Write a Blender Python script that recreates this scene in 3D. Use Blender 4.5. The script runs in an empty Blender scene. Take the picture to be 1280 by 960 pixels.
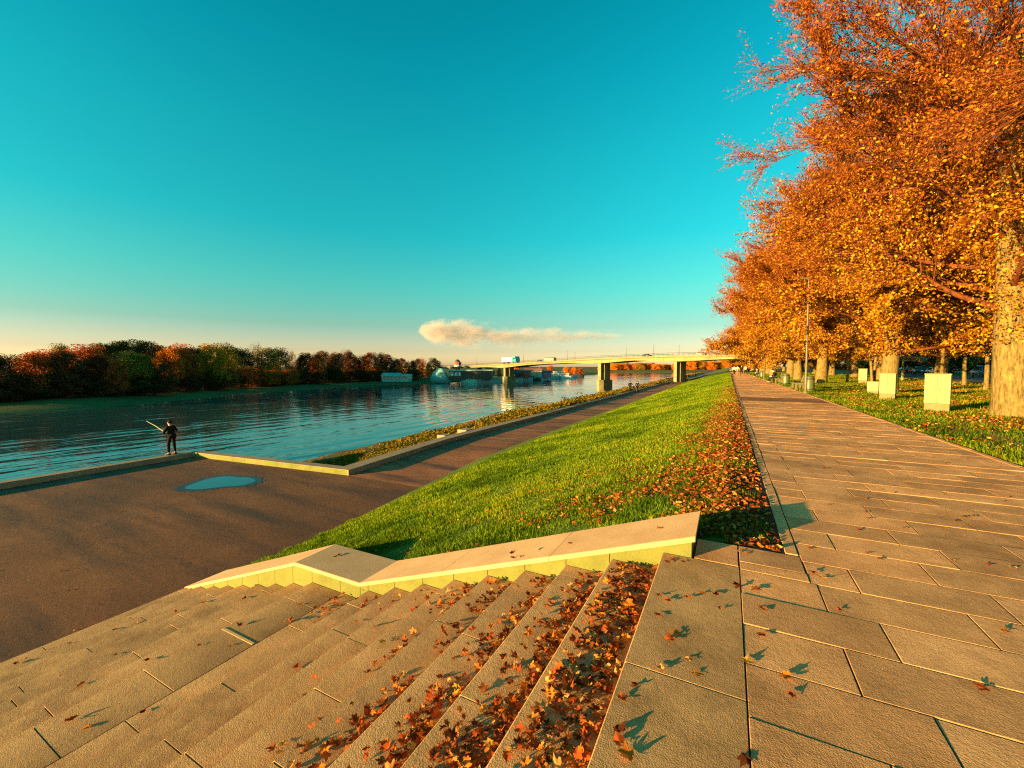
import bpy, bmesh, math, random
import numpy as np
from mathutils import Vector, Matrix, Euler
R = math.radians
random.seed(7); rng = np.random.default_rng(7)

# ------------------------------------------------------------------ camera, sky, sun, exposure
scene = bpy.context.scene
COL = scene.collection
cam_d = bpy.data.cameras.new('camera'); cam = bpy.data.objects.new('camera', cam_d); COL.objects.link(cam)
cam_d.sensor_width = 36; cam_d.lens = 519/1280*36; cam_d.clip_start = .05; cam_d.clip_end = 20000
cam.location = (0, 0, 1.6); cam.rotation_euler = (R(90-2.43), 0, R(27.5))
scene.camera = cam
SUN_EL, SUN_AZ = 6.0, 215.0              # elevation; azimuth clockwise from +Y (low sun behind the camera, over the river)
sv = Vector((math.sin(R(SUN_AZ))*math.cos(R(SUN_EL)), math.cos(R(SUN_AZ))*math.cos(R(SUN_EL)), math.sin(R(SUN_EL))))
sl = bpy.data.lights.new('sun', 'SUN'); sl.energy = 5; sl.angle = R(.5); sl.color = (1, .60, .21)
so = bpy.data.objects.new('sun', sl); COL.objects.link(so); so.rotation_euler = sv.to_track_quat('Z', 'Y').to_euler()
scene.view_settings.view_transform = 'Standard'; scene.view_settings.look = 'None'
scene.view_settings.exposure = 2.14; scene.view_settings.gamma = 1
try: scene.view_settings.use_curve_mapping = False
except Exception: pass
scene.cycles.use_denoising = False; scene.cycles.pixel_filter_type = 'BLACKMAN_HARRIS'; scene.cycles.filter_width = 1.2; scene.cycles.sample_clamp_indirect = 6
scene.cycles.max_bounces = 8; scene.cycles.transparent_max_bounces = 12
scene.cycles.volume_bounces = 1

world = bpy.data.worlds.new('World'); scene.world = world; world.use_nodes = True
wt = world.node_tree; wt.nodes.clear()
wo = wt.nodes.new('ShaderNodeOutputWorld'); bg = wt.nodes.new('ShaderNodeBackground')
sky = wt.nodes.new('ShaderNodeTexSky'); sky.sky_type = 'NISHITA'; sky.sun_disc = False
sky.sun_elevation = R(SUN_EL); sky.sun_rotation = R(SUN_AZ); sky.altitude = 50; sky.air_density = 1; sky.dust_density = 1.0; sky.ozone_density = 1.5
tcn = wt.nodes.new('ShaderNodeTexCoord'); sep = wt.nodes.new('ShaderNodeSeparateXYZ')
wt.links.new(tcn.outputs['Generated'], sep.inputs[0])
wr = wt.nodes.new('ShaderNodeValToRGB')
SKYRAMP = [(0.0, (2.0, 2.0, 2.5)), (.012, (1.95, 1.95, 2.45)), (.035, (1.3, 1.28, 1.6)), (.06, (1.0, 1.10, 1.25)), (.092, (.62, 1.0, 1.0)), (.13, (.44, 1.10, .98)), (.184, (.28, 1.25, 1.02)), (.287, (.09, 1.38, 1.18)), (.437, (.05, 1.50, 1.25)), (.556, (.02, 1.45, 1.27)), (.647, (.008, 1.34, 1.18)), (1.0, (.005, 1.15, 1.08))]
els = wr.color_ramp.elements
els[0].position = 0; els[0].color = (*SKYRAMP[0][1], 1)
els[1].position = 1; els[1].color = (*SKYRAMP[-1][1], 1)
for p, c in SKYRAMP[1:-1]:
    e = els.new(p); e.color = (*c, 1)
wt.links.new(sep.outputs['Z'], wr.inputs[0])
wm = wt.nodes.new('ShaderNodeMix'); wm.data_type = 'RGBA'; wm.blend_type = 'MULTIPLY'; wm.inputs[0].default_value = 1
wt.links.new(sky.outputs[0], wm.inputs[6]); wt.links.new(wr.outputs[0], wm.inputs[7])
wt.links.new(wm.outputs[2], bg.inputs[0]); bg.inputs[1].default_value = .055
wt.links.new(bg.outputs[0], wo.inputs[0])

# ------------------------------------------------------------------ helpers
def tag(o, label=None, cat=None, group=None, kind=None):
    if label: o['label'] = label
    if cat: o['category'] = cat
    if group: o['group'] = group
    if kind: o['kind'] = kind
    return o
def empty(name, loc=(0, 0, 0), rz=0):
    o = bpy.data.objects.new(name, None); COL.objects.link(o); o.location = loc; o.rotation_euler = (0, 0, rz); o.empty_display_size = .2
    return o
def thing(name, label, cat, loc=(0, 0, 0), rz=0, group=None):
    return tag(empty(name, loc, rz), label, cat, group)
def copy_tree(o, parent=None):
    c = o.copy(); COL.objects.link(c)
    if parent is not None: c.parent = parent
    for ch in list(o.children): copy_tree(ch, c)
    return c
def mesh_obj(name, verts, faces, mat=None, parent=None, smooth=False, cols=None, mi=None):
    me = bpy.data.meshes.new(name)
    me.from_pydata([tuple(v) for v in verts], [], [tuple(f) for f in faces])
    finish(me, mat, smooth, mi)
    if cols is not None:
        at = me.color_attributes.new('Col', 'FLOAT_COLOR', 'POINT')
        at.data.foreach_set('color', np.asarray(cols, dtype=np.float32).ravel())
    o = bpy.data.objects.new(name, me); COL.objects.link(o)
    if parent is not None: o.parent = parent
    return o
def finish(me, mat, smooth, mi=None):
    if mat is not None:
        for m in (mat if isinstance(mat, (list, tuple)) else [mat]): me.materials.append(m)
    if mi is not None: me.polygons.foreach_set('material_index', np.asarray(mi, dtype=np.int32))
    if smooth: me.polygons.foreach_set('use_smooth', np.ones(len(me.polygons), dtype=bool))
    me.update()
def np_mesh(name, V, F, mat, parent=None, cols=None, smooth=False, link=True):
    """V (n,3), F (m,k) with one k; cols per vertex"""
    me = bpy.data.meshes.new(name); n, (m, k) = len(V), F.shape
    me.vertices.add(n); me.vertices.foreach_set('co', np.asarray(V, dtype=np.float32).ravel())
    me.loops.add(m*k); me.loops.foreach_set('vertex_index', F.astype(np.int32).ravel())
    me.polygons.add(m); me.polygons.foreach_set('loop_start', np.arange(0, m*k, k, dtype=np.int32))
    me.polygons.foreach_set('loop_total', np.full(m, k, dtype=np.int32))
    me.update(calc_edges=True); finish(me, mat, smooth)
    if cols is not None:
        c = np.ones((n, 4), dtype=np.float32); c[:, :3] = cols
        at = me.color_attributes.new('Col', 'FLOAT_COLOR', 'POINT'); at.data.foreach_set('color', c.ravel())
    if not link: return me
    o = bpy.data.objects.new(name, me); COL.objects.link(o)
    if parent is not None: o.parent = parent
    return o

class MB:
    """collects shapes and links them as ONE mesh object"""
    def __init__(s): s.v = []; s.f = []; s.c = []; s.col = (1, 1, 1, 1)
    def add(s, vs, fs):
        b = len(s.v); s.v += [tuple(v) for v in vs]; s.c += [s.col]*len(vs)
        s.f += [tuple(i+b for i in f) for f in fs]; return s
    def box(s, x0, x1, y0, y1, z0, z1, ch=0.0):
        if ch <= 0:
            return s.add([(x0,y0,z0),(x1,y0,z0),(x1,y1,z0),(x0,y1,z0),(x0,y0,z1),(x1,y0,z1),(x1,y1,z1),(x0,y1,z1)],
                         [(0,3,2,1),(4,5,6,7),(0,1,5,4),(1,2,6,5),(2,3,7,6),(3,0,4,7)])
        q = lambda a, z: [(x0+a,y0+a,z),(x1-a,y0+a,z),(x1-a,y1-a,z),(x0+a,y1-a,z)]
        return s.loft([q(0, z0), q(0, z1-ch), q(ch, z1)], True)
    def loft(s, rings, caps=True):
        n = len(rings[0]); vs = [p for r in rings for p in r]; fs = []
        for i in range(len(rings)-1):
            for j in range(n):
                k = (j+1) % n; fs.append((i*n+j, i*n+k, (i+1)*n+k, (i+1)*n+j))
        if caps: fs.append(tuple(reversed(range(n)))); fs.append(tuple(range((len(rings)-1)*n, len(rings)*n)))
        return s.add(vs, fs)
    def tube(s, pts, rad, n=6, caps=True):
        pts = [Vector(p) for p in pts]; rad = rad if isinstance(rad, (list, tuple)) else [rad]*len(pts); rings = []
        for i, p in enumerate(pts):
            d = (pts[min(i+1, len(pts)-1)]-pts[max(i-1, 0)])
            d = d.normalized() if d.length > 1e-9 else Vector((0, 0, 1))
            a = d.cross(Vector((0, 0, 1)) if abs(d.z) < .95 else Vector((1, 0, 0))).normalized(); b = d.cross(a)
            rings.append([p + (a*math.cos(2*math.pi*k/n)+b*math.sin(2*math.pi*k/n))*rad[i] for k in range(n)])
        return s.loft(rings, caps)
    def lathe(s, prof, n=20, c=(0, 0)):
        return s.loft([[(c[0]+r*math.cos(2*math.pi*k/n), c[1]+r*math.sin(2*math.pi*k/n), z) for k in range(n)] for r, z in prof], True)
    def sphere(s, c, r, n=10, m=7):
        rx, ry, rz = r if isinstance(r, (tuple, list)) else (r, r, r)
        return s.loft([[(c[0]+rx*math.sin(math.pi*(i+.02)/(m+.04))*math.cos(2*math.pi*k/n), c[1]+ry*math.sin(math.pi*(i+.02)/(m+.04))*math.sin(2*math.pi*k/n), c[2]-rz*math.cos(math.pi*(i+.02)/(m+.04))) for k in range(n)] for i in range(m+1)], True)
    def prism(s, poly, axis, a0, a1):
        """poly in the two other axes, extruded along axis a0..a1"""
        def P(u, v, a): return {'x': (a, u, v), 'y': (u, a, v), 'z': (u, v, a)}[axis]
        return s.loft([[P(u, v, a0) for u, v in poly], [P(u, v, a1) for u, v in poly]], True)
    def build(s, name, mat, parent=None, smooth=False, col=False):
        o = mesh_obj(name, s.v, s.f, mat, parent, smooth, s.c if col else None)
        bm = bmesh.new(); bm.from_mesh(o.data); bmesh.ops.recalc_face_normals(bm, faces=bm.faces); bm.to_mesh(o.data); bm.free()
        return o

# ------------------------------------------------------------------ materials
def new_mat(name):
    m = bpy.data.materials.new(name); m.use_nodes = True; nt = m.node_tree
    return m, nt, nt.nodes['Principled BSDF']
def coords(nt, scale=(1, 1, 1), rot=(0, 0, 0), kind='Object'):
    tc = nt.nodes.new('ShaderNodeTexCoord'); mp = nt.nodes.new('ShaderNodeMapping')
    mp.inputs['Scale'].default_value = scale; mp.inputs['Rotation'].default_value = rot
    nt.links.new(tc.outputs[kind], mp.inputs[0]); return mp.outputs[0]
def noise(nt, vec, scale, detail=4, rough=.55):
    n = nt.nodes.new('ShaderNodeTexNoise'); n.inputs['Scale'].default_value = scale; n.inputs['Detail'].default_value = detail; n.inputs['Roughness'].default_value = rough
    nt.links.new(vec, n.inputs['Vector']); return n.outputs['Fac']
def ramp(nt, fac, stops):
    r = nt.nodes.new('ShaderNodeValToRGB'); e = r.color_ramp.elements
    e[0].position, e[0].color = stops[0][0], (*stops[0][1], 1); e[1].position, e[1].color = stops[-1][0], (*stops[-1][1], 1)
    for p, c in stops[1:-1]:
        x = e.new(p); x.color = (*c, 1)
    nt.links.new(fac, r.inputs[0]); return r.outputs[0]
def mixc(nt, a, b, fac, mode='MIX'):
    m = nt.nodes.new('ShaderNodeMix'); m.data_type = 'RGBA'; m.blend_type = mode
    if isinstance(fac, (int, float)): m.inputs[0].default_value = fac
    else: nt.links.new(fac, m.inputs[0])
    for i, v in ((6, a), (7, b)):
        if isinstance(v, tuple): m.inputs[i].default_value = (*v, 1)
        else: nt.links.new(v, m.inputs[i])
    return m.outputs[2]
def mathn(nt, op, a, b=0.0, c=None):
    m = nt.nodes.new('ShaderNodeMath'); m.operation = op
    for i, v in enumerate((a, b) if c is None else (a, b, c)):
        if isinstance(v, (int, float)): m.inputs[i].default_value = v
        else: nt.links.new(v, m.inputs[i])
    return m.outputs[0]
def bump(nt, bsdf, h, strength, dist):
    b = nt.nodes.new('ShaderNodeBump'); b.inputs['Strength'].default_value = strength; b.inputs['Distance'].default_value = dist
    nt.links.new(h, b.inputs['Height']); nt.links.new(b.outputs[0], bsdf.inputs['Normal']); return b
def plain(name, col, rough=.6, var=.25, scale=6, bmp=.0, bscale=60, metal=0):
    m, nt, b = new_mat(name); v = coords(nt)
    f = noise(nt, v, scale); lo = tuple(c*(1-var) for c in col); hi = tuple(min(1, c*(1+var)) for c in col)
    nt.links.new(ramp(nt, f, [(.3, lo), (.7, hi)]), b.inputs['Base Color'])
    b.inputs['Roughness'].default_value = rough; b.inputs['Metallic'].default_value = metal
    if bmp: bump(nt, b, noise(nt, v, bscale, 5), bmp, .01)
    return m
def attr(nt, name='Col'):
    a = nt.nodes.new('ShaderNodeAttribute'); a.attribute_name = name; return a.outputs['Color']
def stone(name, lo, hi, grain=180, gdist=.004, gstr=.6, use_attr=True, ribs=None, stain=.62):
    """granular granite: mottled, with wear stains and a coarse bush-hammered relief"""
    m, nt, b = new_mat(name); v = coords(nt)
    f1 = noise(nt, v, 2.3, 6, .6); f2 = noise(nt, v, 60, 3, .7); f3 = noise(nt, v, .7, 5, .6)
    c = ramp(nt, mathn(nt, 'ADD', mathn(nt, 'MULTIPLY', f1, .6), mathn(nt, 'MULTIPLY', f2, .4)), [(.34, lo), (.66, hi)])
    c = mixc(nt, c, tuple(x*.40 for x in lo), mathn(nt, 'MULTIPLY', ramp(nt, mathn(nt, 'ADD', mathn(nt, 'MULTIPLY', f3, .6), mathn(nt, 'MULTIPLY', noise(nt, v, 5, 5, .7), .4)), [(.48, (0, 0, 0)), (.66, (1, 1, 1))]), stain))
    if use_attr: c = mixc(nt, c, attr(nt), 1, 'MULTIPLY')
    nt.links.new(c, b.inputs['Base Color']); b.inputs['Roughness'].default_value = .82; b.inputs['Specular IOR Level'].default_value = .25
    pit = ramp(nt, noise(nt, v, grain*1.7, 2, .7), [(.30, (.35, .35, .35)), (.44, (1, 1, 1))]); c2 = mixc(nt, c, pit, .5, 'MULTIPLY'); nt.links.new(c2, b.inputs['Base Color'])
    g = noise(nt, v, grain, 2, .6); h = g
    if ribs:
        w = nt.nodes.new('ShaderNodeTexWave'); w.inputs['Scale'].default_value = ribs; w.inputs['Distortion'].default_value = 1.5; w.inputs['Detail'].default_value = 2; w.bands_direction = 'Y'
        nt.links.new(v, w.inputs['Vector']); h = mathn(nt, 'ADD', g, mathn(nt, 'MULTIPLY', w.outputs['Fac'], .12))
    h = mathn(nt, 'ADD', h, mathn(nt, 'MULTIPLY', noise(nt, v, 28, 4), .8))
    bump(nt, b, h, gstr, gdist); return m

M = {}
M['paver'] = stone('paver_stone', (.42, .205, .076), (.78, .395, .155), grain=125, gdist=.005, gstr=.6)
M['step'] = stone('step_stone', (.31, .168, .064), (.54, .305, .120), grain=135, gdist=.005, gstr=.6)
M['cap'] = stone('cap_stone', (.40, .25, .12), (.54, .36, .19), grain=240, gdist=.002, gstr=.4, stain=.15)
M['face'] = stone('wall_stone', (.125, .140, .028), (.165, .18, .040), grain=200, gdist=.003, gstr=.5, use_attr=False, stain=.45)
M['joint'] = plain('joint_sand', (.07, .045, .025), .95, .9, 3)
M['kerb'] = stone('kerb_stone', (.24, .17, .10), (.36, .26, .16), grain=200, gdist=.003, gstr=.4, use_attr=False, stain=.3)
M['kerb_face'] = M['kerb']

def asphalt(name, k, tint):
    m, nt, b = new_mat(name); v = coords(nt)
    f1 = noise(nt, v, .22, 6, .62); f2 = noise(nt, v, 130, 2, .8); f3 = noise(nt, coords(nt, (.5, 3.5, 1), (0, 0, R(38))), .35, 5, .6)
    c = ramp(nt, f1, [(q, tuple(c*k*t for c, t in zip(cc, tint))) for q, cc in ((.3, (.075, .028, .009)), (.5, (.15, .056, .018)), (.7, (.24, .095, .031)))])
    c = mixc(nt, c, (.035, .018, .010), ramp(nt, f3, [(.46, (0, 0, 0)), (.68, (.8, .8, .8))]))
    c = mixc(nt, c, (.02, .012, .008), ramp(nt, noise(nt, v, 11, 6, .75), [(.54, (0, 0, 0)), (.70, (.65, .65, .65))]))
    c = mixc(nt, c, (.25, .15, .08), ramp(nt, f2, [(.64, (0, 0, 0)), (.78, (.4, .4, .4))]))
    dv = nt.nodes.new('ShaderNodeVectorMath'); dv.operation = 'ADD'; nz_ = nt.nodes.new('ShaderNodeTexNoise'); nz_.inputs['Scale'].default_value = 1.6; nz_.inputs['Detail'].default_value = 5; nt.links.new(v, nz_.inputs['Vector']); nt.links.new(v, dv.inputs[0]); nt.links.new(nz_.outputs['Color'], dv.inputs[1])
    vo = nt.nodes.new('ShaderNodeTexVoronoi'); vo.feature = 'DISTANCE_TO_EDGE'; vo.inputs['Scale'].default_value = .22; nt.links.new(dv.outputs[0], vo.inputs['Vector'])
    crack = mathn(nt, 'MULTIPLY', ramp(nt, vo.outputs['Distance'], [(.0, (1, 1, 1)), (.006, (0, 0, 0))]), ramp(nt, f1, [(.45, (0, 0, 0)), (.6, (.9, .9, .9))])); c = mixc(nt, c, (.012, .008, .006), crack)
    nt.links.new(c, b.inputs['Base Color'])
    nt.links.new(mathn(nt, 'MULTIPLY_ADD', f3, -.25, .95), b.inputs['Roughness']); b.inputs['Specular IOR Level'].default_value = .3
    bump(nt, b, mathn(nt, 'ADD', noise(nt, v, 90, 3, .7), mathn(nt, 'MULTIPLY', noise(nt, v, 14, 4), .9)), .75, .010); return m
M['asphalt'] = asphalt('asphalt', 1.0, (1, 1, 1)); M['asphalt_red'] = asphalt('reddish_asphalt', 2.0, (1, .92, .95))

def soil(name, stops, scale, bstr=.8, bdist=.03, bscale=18):
    m, nt, b = new_mat(name); v = coords(nt)
    f = mathn(nt, 'ADD', mathn(nt, 'MULTIPLY', noise(nt, v, scale, 6, .65), .65), mathn(nt, 'MULTIPLY', noise(nt, v, scale*14, 3, .7), .35))
    nt.links.new(ramp(nt, f, stops), b.inputs['Base Color']); b.inputs['Roughness'].default_value = .95; b.inputs['Specular IOR Level'].default_value = .1
    bump(nt, b, noise(nt, v, bscale, 5, .7), bstr, bdist); return m
M['lawn'] = soil('lawn_ground', [(.3, (.045, .075, .010)), (.5, (.085, .13, .016)), (.7, (.15, .18, .03))], .6)
M['verge'] = soil('verge_ground', [(.28, (.05, .075, .012)), (.45, (.12, .13, .02)), (.56, (.26, .15, .03)), (.75, (.40, .20, .04))], .45)
M['bank'] = soil('bank_ground', [(.3, (.035, .03, .012)), (.5, (.08, .065, .025)), (.7, (.13, .10, .04))], .5)
M['farbank'] = soil('far_bank_ground', [(.3, (.05, .06, .018)), (.5, (.10, .10, .03)), (.7, (.17, .14, .045))], .06)

def leafy(name, sat=1.0, trans=.35, rough=.7):
    m, nt, b = new_mat(name); nt.nodes.remove(b); out = nt.nodes['Material Output']
    c = attr(nt)
    d = nt.nodes.new('ShaderNodeBsdfDiffuse'); t = nt.nodes.new('ShaderNodeBsdfTranslucent'); mx = nt.nodes.new('ShaderNodeMixShader')
    nt.links.new(c, d.inputs[0]); nt.links.new(c, t.inputs[0]); mx.inputs[0].default_value = trans
    nt.links.new(d.outputs[0], mx.inputs[1]); nt.links.new(t.outputs[0], mx.inputs[2]); nt.links.new(mx.outputs[0], out.inputs[0]); return m
M['leaf'] = leafy('autumn_leaf'); M['grass'] = leafy('grass_blade', trans=.3); M['dead_leaf'] = leafy('fallen_leaf', trans=.15)
def bark(name, lo, hi):
    m, nt, b = new_mat(name); v = coords(nt, (9, 9, 2.2))
    f = noise(nt, v, 1.6, 6, .7); nt.links.new(ramp(nt, f, [(.35, lo), (.65, hi)]), b.inputs['Base Color']); b.inputs['Roughness'].default_value = .9; b.inputs['Specular IOR Level'].default_value = .1
    bump(nt, b, f, .9, .05); return m
M['bark'] = bark('bark', (.07, .05, .016), (.25, .185, .06)); M['twig'] = bark('twig_bark', (.05, .017, .008), (.19, .06, .018))
M['steel'] = plain('painted_steel', (.085, .075, .03), .5, .15); M['bin'] = plain('bin_paint', (.07, .085, .03), .45, .2, 12)
M['cabinet'] = plain('cabinet_paint', (.165, .18, .062), .6, .06, 3); M['plinth'] = plain('cabinet_plinth', (.15, .14, .06), .85, .2, 8, .3)
M['bench'] = plain('bench_stone', (.10, .085, .035), .9, .2, 12, .3); M['dark'] = plain('dark_metal', (.03, .028, .025), .5); M['wood'] = plain('bench_wood', (.16, .11, .05), .7, .3, 20)
M['concrete'] = plain('concrete', (.22, .17, .08), .85, .18, 1.5, .3, 20)
M['bridge'] = plain('bridge_paint', (.18, .17, .060), .7, .25, .25); M['pier'] = plain('pier_concrete', (.20, .17, .075), .9, .3, .6, .3, 8)
M['white'] = plain('white_paint', (.75, .74, .70), .45, .05); M['teal'] = plain('teal_roof', (.16, .34, .32), .5, .12, .4)
M['glass'] = plain('dark_glass', (.03, .045, .05), .12, .2); M['rubber'] = plain('rubber', (.02, .02, .02), .9)
M['plaster'] = plain('pale_plaster', (.42, .36, .27), .9, .12, .3); M['brickred'] = plain('red_wall', (.42, .08, .04), .8, .15, 1)
M['roofred'] = plain('roof_tiles', (.20, .09, .06), .8, .2, 2)
for n, c in (('red', (.45, .03, .03)), ('silver', (.45, .42, .38)), ('navy', (.08, .14, .26)), ('black', (.05, .06, .085)), ('cyan', (.05, .38, .42)), ('blue', (.04, .10, .20))):
    M['car_'+n] = plain('car_'+n, c, .25, .05)
for n, c in (('skin', (.55, .33, .22)), ('hair', (.03, .02, .015)), ('coal', (.016, .013, .012)), ('brown', (.07, .04, .025)), ('navy', (.03, .035, .06)), ('cream', (.55, .45, .30)), ('yellow', (.6, .4, .04)), ('maroon', (.12, .03, .03)), ('shoe', (.10, .05, .03)), ('grey', (.16, .14, .12))):
    M['c_'+n] = plain('cloth_'+n, c, .95, .2, 25); M['c_'+n].node_tree.nodes['Principled BSDF'].inputs['Specular IOR Level'].default_value = .05

def water():
    m, nt, b = new_mat('river_water')
    v1 = coords(nt, (1, .30, 1), (0, 0, R(-72))); v2 = coords(nt, (1, .22, 1), (0, 0, R(-40)))
    n1 = noise(nt, v1, .9, 2, .5); n2 = noise(nt, v2, .32, 2, .5); n3 = noise(nt, coords(nt, (1, .5, 1), (0, 0, R(-60))), 2.6, 2, .5)
    w = nt.nodes.new('ShaderNodeTexWave'); w.inputs['Scale'].default_value = .11; w.inputs['Distortion'].default_value = 9; w.inputs['Detail'].default_value = 2; w.inputs['Detail Scale'].default_value = .5
    nt.links.new(coords(nt, (1, 1, 1), (0, 0, R(14))), w.inputs['Vector'])
    gust = ramp(nt, noise(nt, coords(nt, (1, .4, 1), (0, 0, R(-30))), .035, 4, .6), [(.38, (.22, .22, .22)), (.60, (1, 1, 1))])
    h = mathn(nt, 'ADD', mathn(nt, 'MULTIPLY', n1, .50), mathn(nt, 'MULTIPLY', n2, 1.0)); h = mathn(nt, 'ADD', h, mathn(nt, 'MULTIPLY', n3, .12)); h = mathn(nt, 'MULTIPLY', h, gust)
    h = mathn(nt, 'ADD', h, mathn(nt, 'MULTIPLY', w.outputs['Fac'], .08))
    b.inputs['Base Color'].default_value = (.02, .065, .068, 1); b.inputs['Roughness'].default_value = .03; b.inputs['IOR'].default_value = 1.75
    bump(nt, b, h, .50, .30); return m
M['water'] = water()
def puddle():
    m, nt, b = new_mat('puddle_water'); b.inputs['Base Color'].default_value = (.02, .025, .025, 1); b.inputs['Roughness'].default_value = .03; b.inputs['IOR'].default_value = 1.45; b.inputs['Specular IOR Level'].default_value = .9
    bump(nt, b, noise(nt, coords(nt), 5, 2), .03, .01); return m
M['puddle'] = puddle()

# ------------------------------------------------------------------ setting sheets
def lerp_tab(tab, y):
    ys = [t[0] for t in tab]; xs = [t[1] for t in tab]; return np.interp(y, ys, xs)
def strip(name, ys, fl, fr, zf, nx, mat, amp=0, freq=1):
    ys = np.asarray(ys, float); u = np.linspace(0, 1, nx+1)
    X = np.stack([fl(y)+(fr(y)-fl(y))*u for y in ys]); Y = np.repeat(ys[:, None], nx+1, 1); U = np.repeat(u[None], len(ys), 0)
    Z = zf(X, Y, U)
    if amp: Z = Z + amp*np.sin(X*freq*1.7+Y*.9)*np.sin(Y*freq*1.3+1.1*X)*np.sin(np.pi*U)
    V = np.stack([X, Y, Z], -1).reshape(-1, 3); n = nx+1
    i = np.arange(len(ys)-1)[:, None]*n+np.arange(nx)[None]; i = i.ravel()
    F = np.stack([i, i+1, i+n+1, i+n], 1)
    o = np_mesh(name, V, F, mat, smooth=True); o['kind'] = 'structure'; return o
def ysamp(a, b, n, p=2.0):
    return a+(b-a)*np.linspace(0, 1, n)**p
BASE = [(-60, -8.40), (5.8, -8.40), (9.5, -8.85), (15.2, -9.5), (25, -9.6), (60, -9.5), (400, -9.3), (1600, -9.3)]      # foot of the lawn
KERB = [(10.6, -12.28), (17.7, -13.0), (27, -12.95), (49, -12.9), (100, -12.9), (1600, -12.9)]                              # path side of the kerb wall
ZL = -2.4; ZW = -5.5
PR = [(-20, 4.15), (10, 4.2), (30, 4.1), (60, 3.85), (100, 3.6), (1600, 3.6)]          # park edge of the promenade
fB = lambda y: lerp_tab(BASE, y); fK = lambda y: lerp_tab(KERB, y); fP = lambda y: lerp_tab(PR, y)

t_ = strip('ground', ysamp(-120, 2500, 30, 2), lambda y: -21.0, lambda y: 1500, lambda X, Y, U: np.full_like(X, -7.0), 10, M['bank'])
wsh = strip('river', ysamp(-200, 3000, 40, 2), lambda y: -900, lambda y: -13.5, lambda X, Y, U: np.full_like(X, ZW), 20, M['water'])
# lawn slope, two straight runs: crest under the border stone, foot at the lower path
def lawn_z(X, Y, U=None):
    xb = np.interp(Y, [t[0] for t in BASE], [t[1] for t in BASE])
    t = np.clip((0.0-X)/(0.0-xb), 0, 1); return np.where(X > 0, -.045, -.045+(ZL+.045)*t)
lawn = strip('lawn', np.concatenate([ysamp(4.17, 60, 90, 1.6), ysamp(62, 700, 40, 2)]), fB, lambda y: .46, lawn_z, 30, M['lawn'], .03, 2)
path = strip('path', np.concatenate([ysamp(10.62, 80, 60), ysamp(83, 700, 30)]), lambda y: fK(y)-.3, lambda y: fB(y)+.25, lambda X, Y, U: np.full_like(X, ZL), 8, M['asphalt_red'])
platf = strip('pavement', np.concatenate([np.linspace(-40, 10.62, 60)]), lambda y: -21.6, lambda y: fB(y)+.25, lambda X, Y, U: np.full_like(X, ZL), 30, M['asphalt'])
bank = strip('shore', np.concatenate([ysamp(9.9, 80, 60), ysamp(84, 900, 30)]), lambda y: -28.0, lambda y: fK(y)-.55,
             lambda X, Y, U: np.where(U > .55, -2.45-(1-U)*2.0, -3.35-(.55-U)*4.9), 16, M['bank'], .15, .7)
verge = strip('verge', np.concatenate([ysamp(-8, 70, 70, 1.5), ysamp(73, 700, 30)]), fP, lambda y: 22.0, lambda X, Y, U: -.03-.02*np.cos(U*40)+0*X, 40, M['verge'], .06, .6)
road = strip('road', ysamp(-20, 900, 50), lambda y: 21.8, lambda y: 37.5, lambda X, Y, U: np.full_like(X, .02), 8, M['asphalt'])
lot = strip('grounds', ysamp(-20, 1500, 40), lambda y: 37.5, lambda y: 600, lambda X, Y, U: np.full_like(X, .02), 10, M['verge'])

# far bank
FE = [(-97, -80), (-96, -20), (-97, 20), (-98, 38), (-113, 63), (-118, 104), (-111, 140), (-104, 188), (-100, 262), (-103, 400), (-160, 480), (60, 545), (300, 600)]
def far_strip(name, zprof, mat):
    P = np.array(FE, float); seg = np.concatenate([[0], np.cumsum(np.hypot(*np.diff(P, axis=0).T))])
    s = np.linspace(0, seg[-1], 160); E = np.stack([np.interp(s, seg, P[:, 0]), np.interp(s, seg, P[:, 1])], 1)
    T = np.gradient(E, axis=0); T /= np.linalg.norm(T, axis=1)[:, None]; N = np.stack([-T[:, 1], T[:, 0]], 1)
    for _ in range(6):
        N = (np.roll(N, 1, 0)+N+np.roll(N, -1, 0)); N[0] = N[1]; N[-1] = N[-2]; N /= np.linalg.norm(N, axis=1)[:, None]
    V = []
    for d, z in zprof:
        q = E+N*d; V.append(np.column_stack([q, np.full(len(q), z)+(.25*np.sin(s*.21+d) if 0 < d < 60 else 0)]))
    n = len(s); V = np.concatenate(V); F = []
    for k in range(len(zprof)-1):
        i = np.arange(n-1); F.append(np.stack([k*n+i, k*n+i+1, (k+1)*n+i+1, (k+1)*n+i], 1))
    o = np_mesh(name, V, np.concatenate(F), mat, smooth=True); o['kind'] = 'structure'; return o
far_strip('far_shore', [(-3, ZW-.6), (0, ZW+.05), (4, ZW+.5), (14, -4.0), (40, -3.0), (120, -2.0), (900, 0)], M['farbank'])

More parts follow.
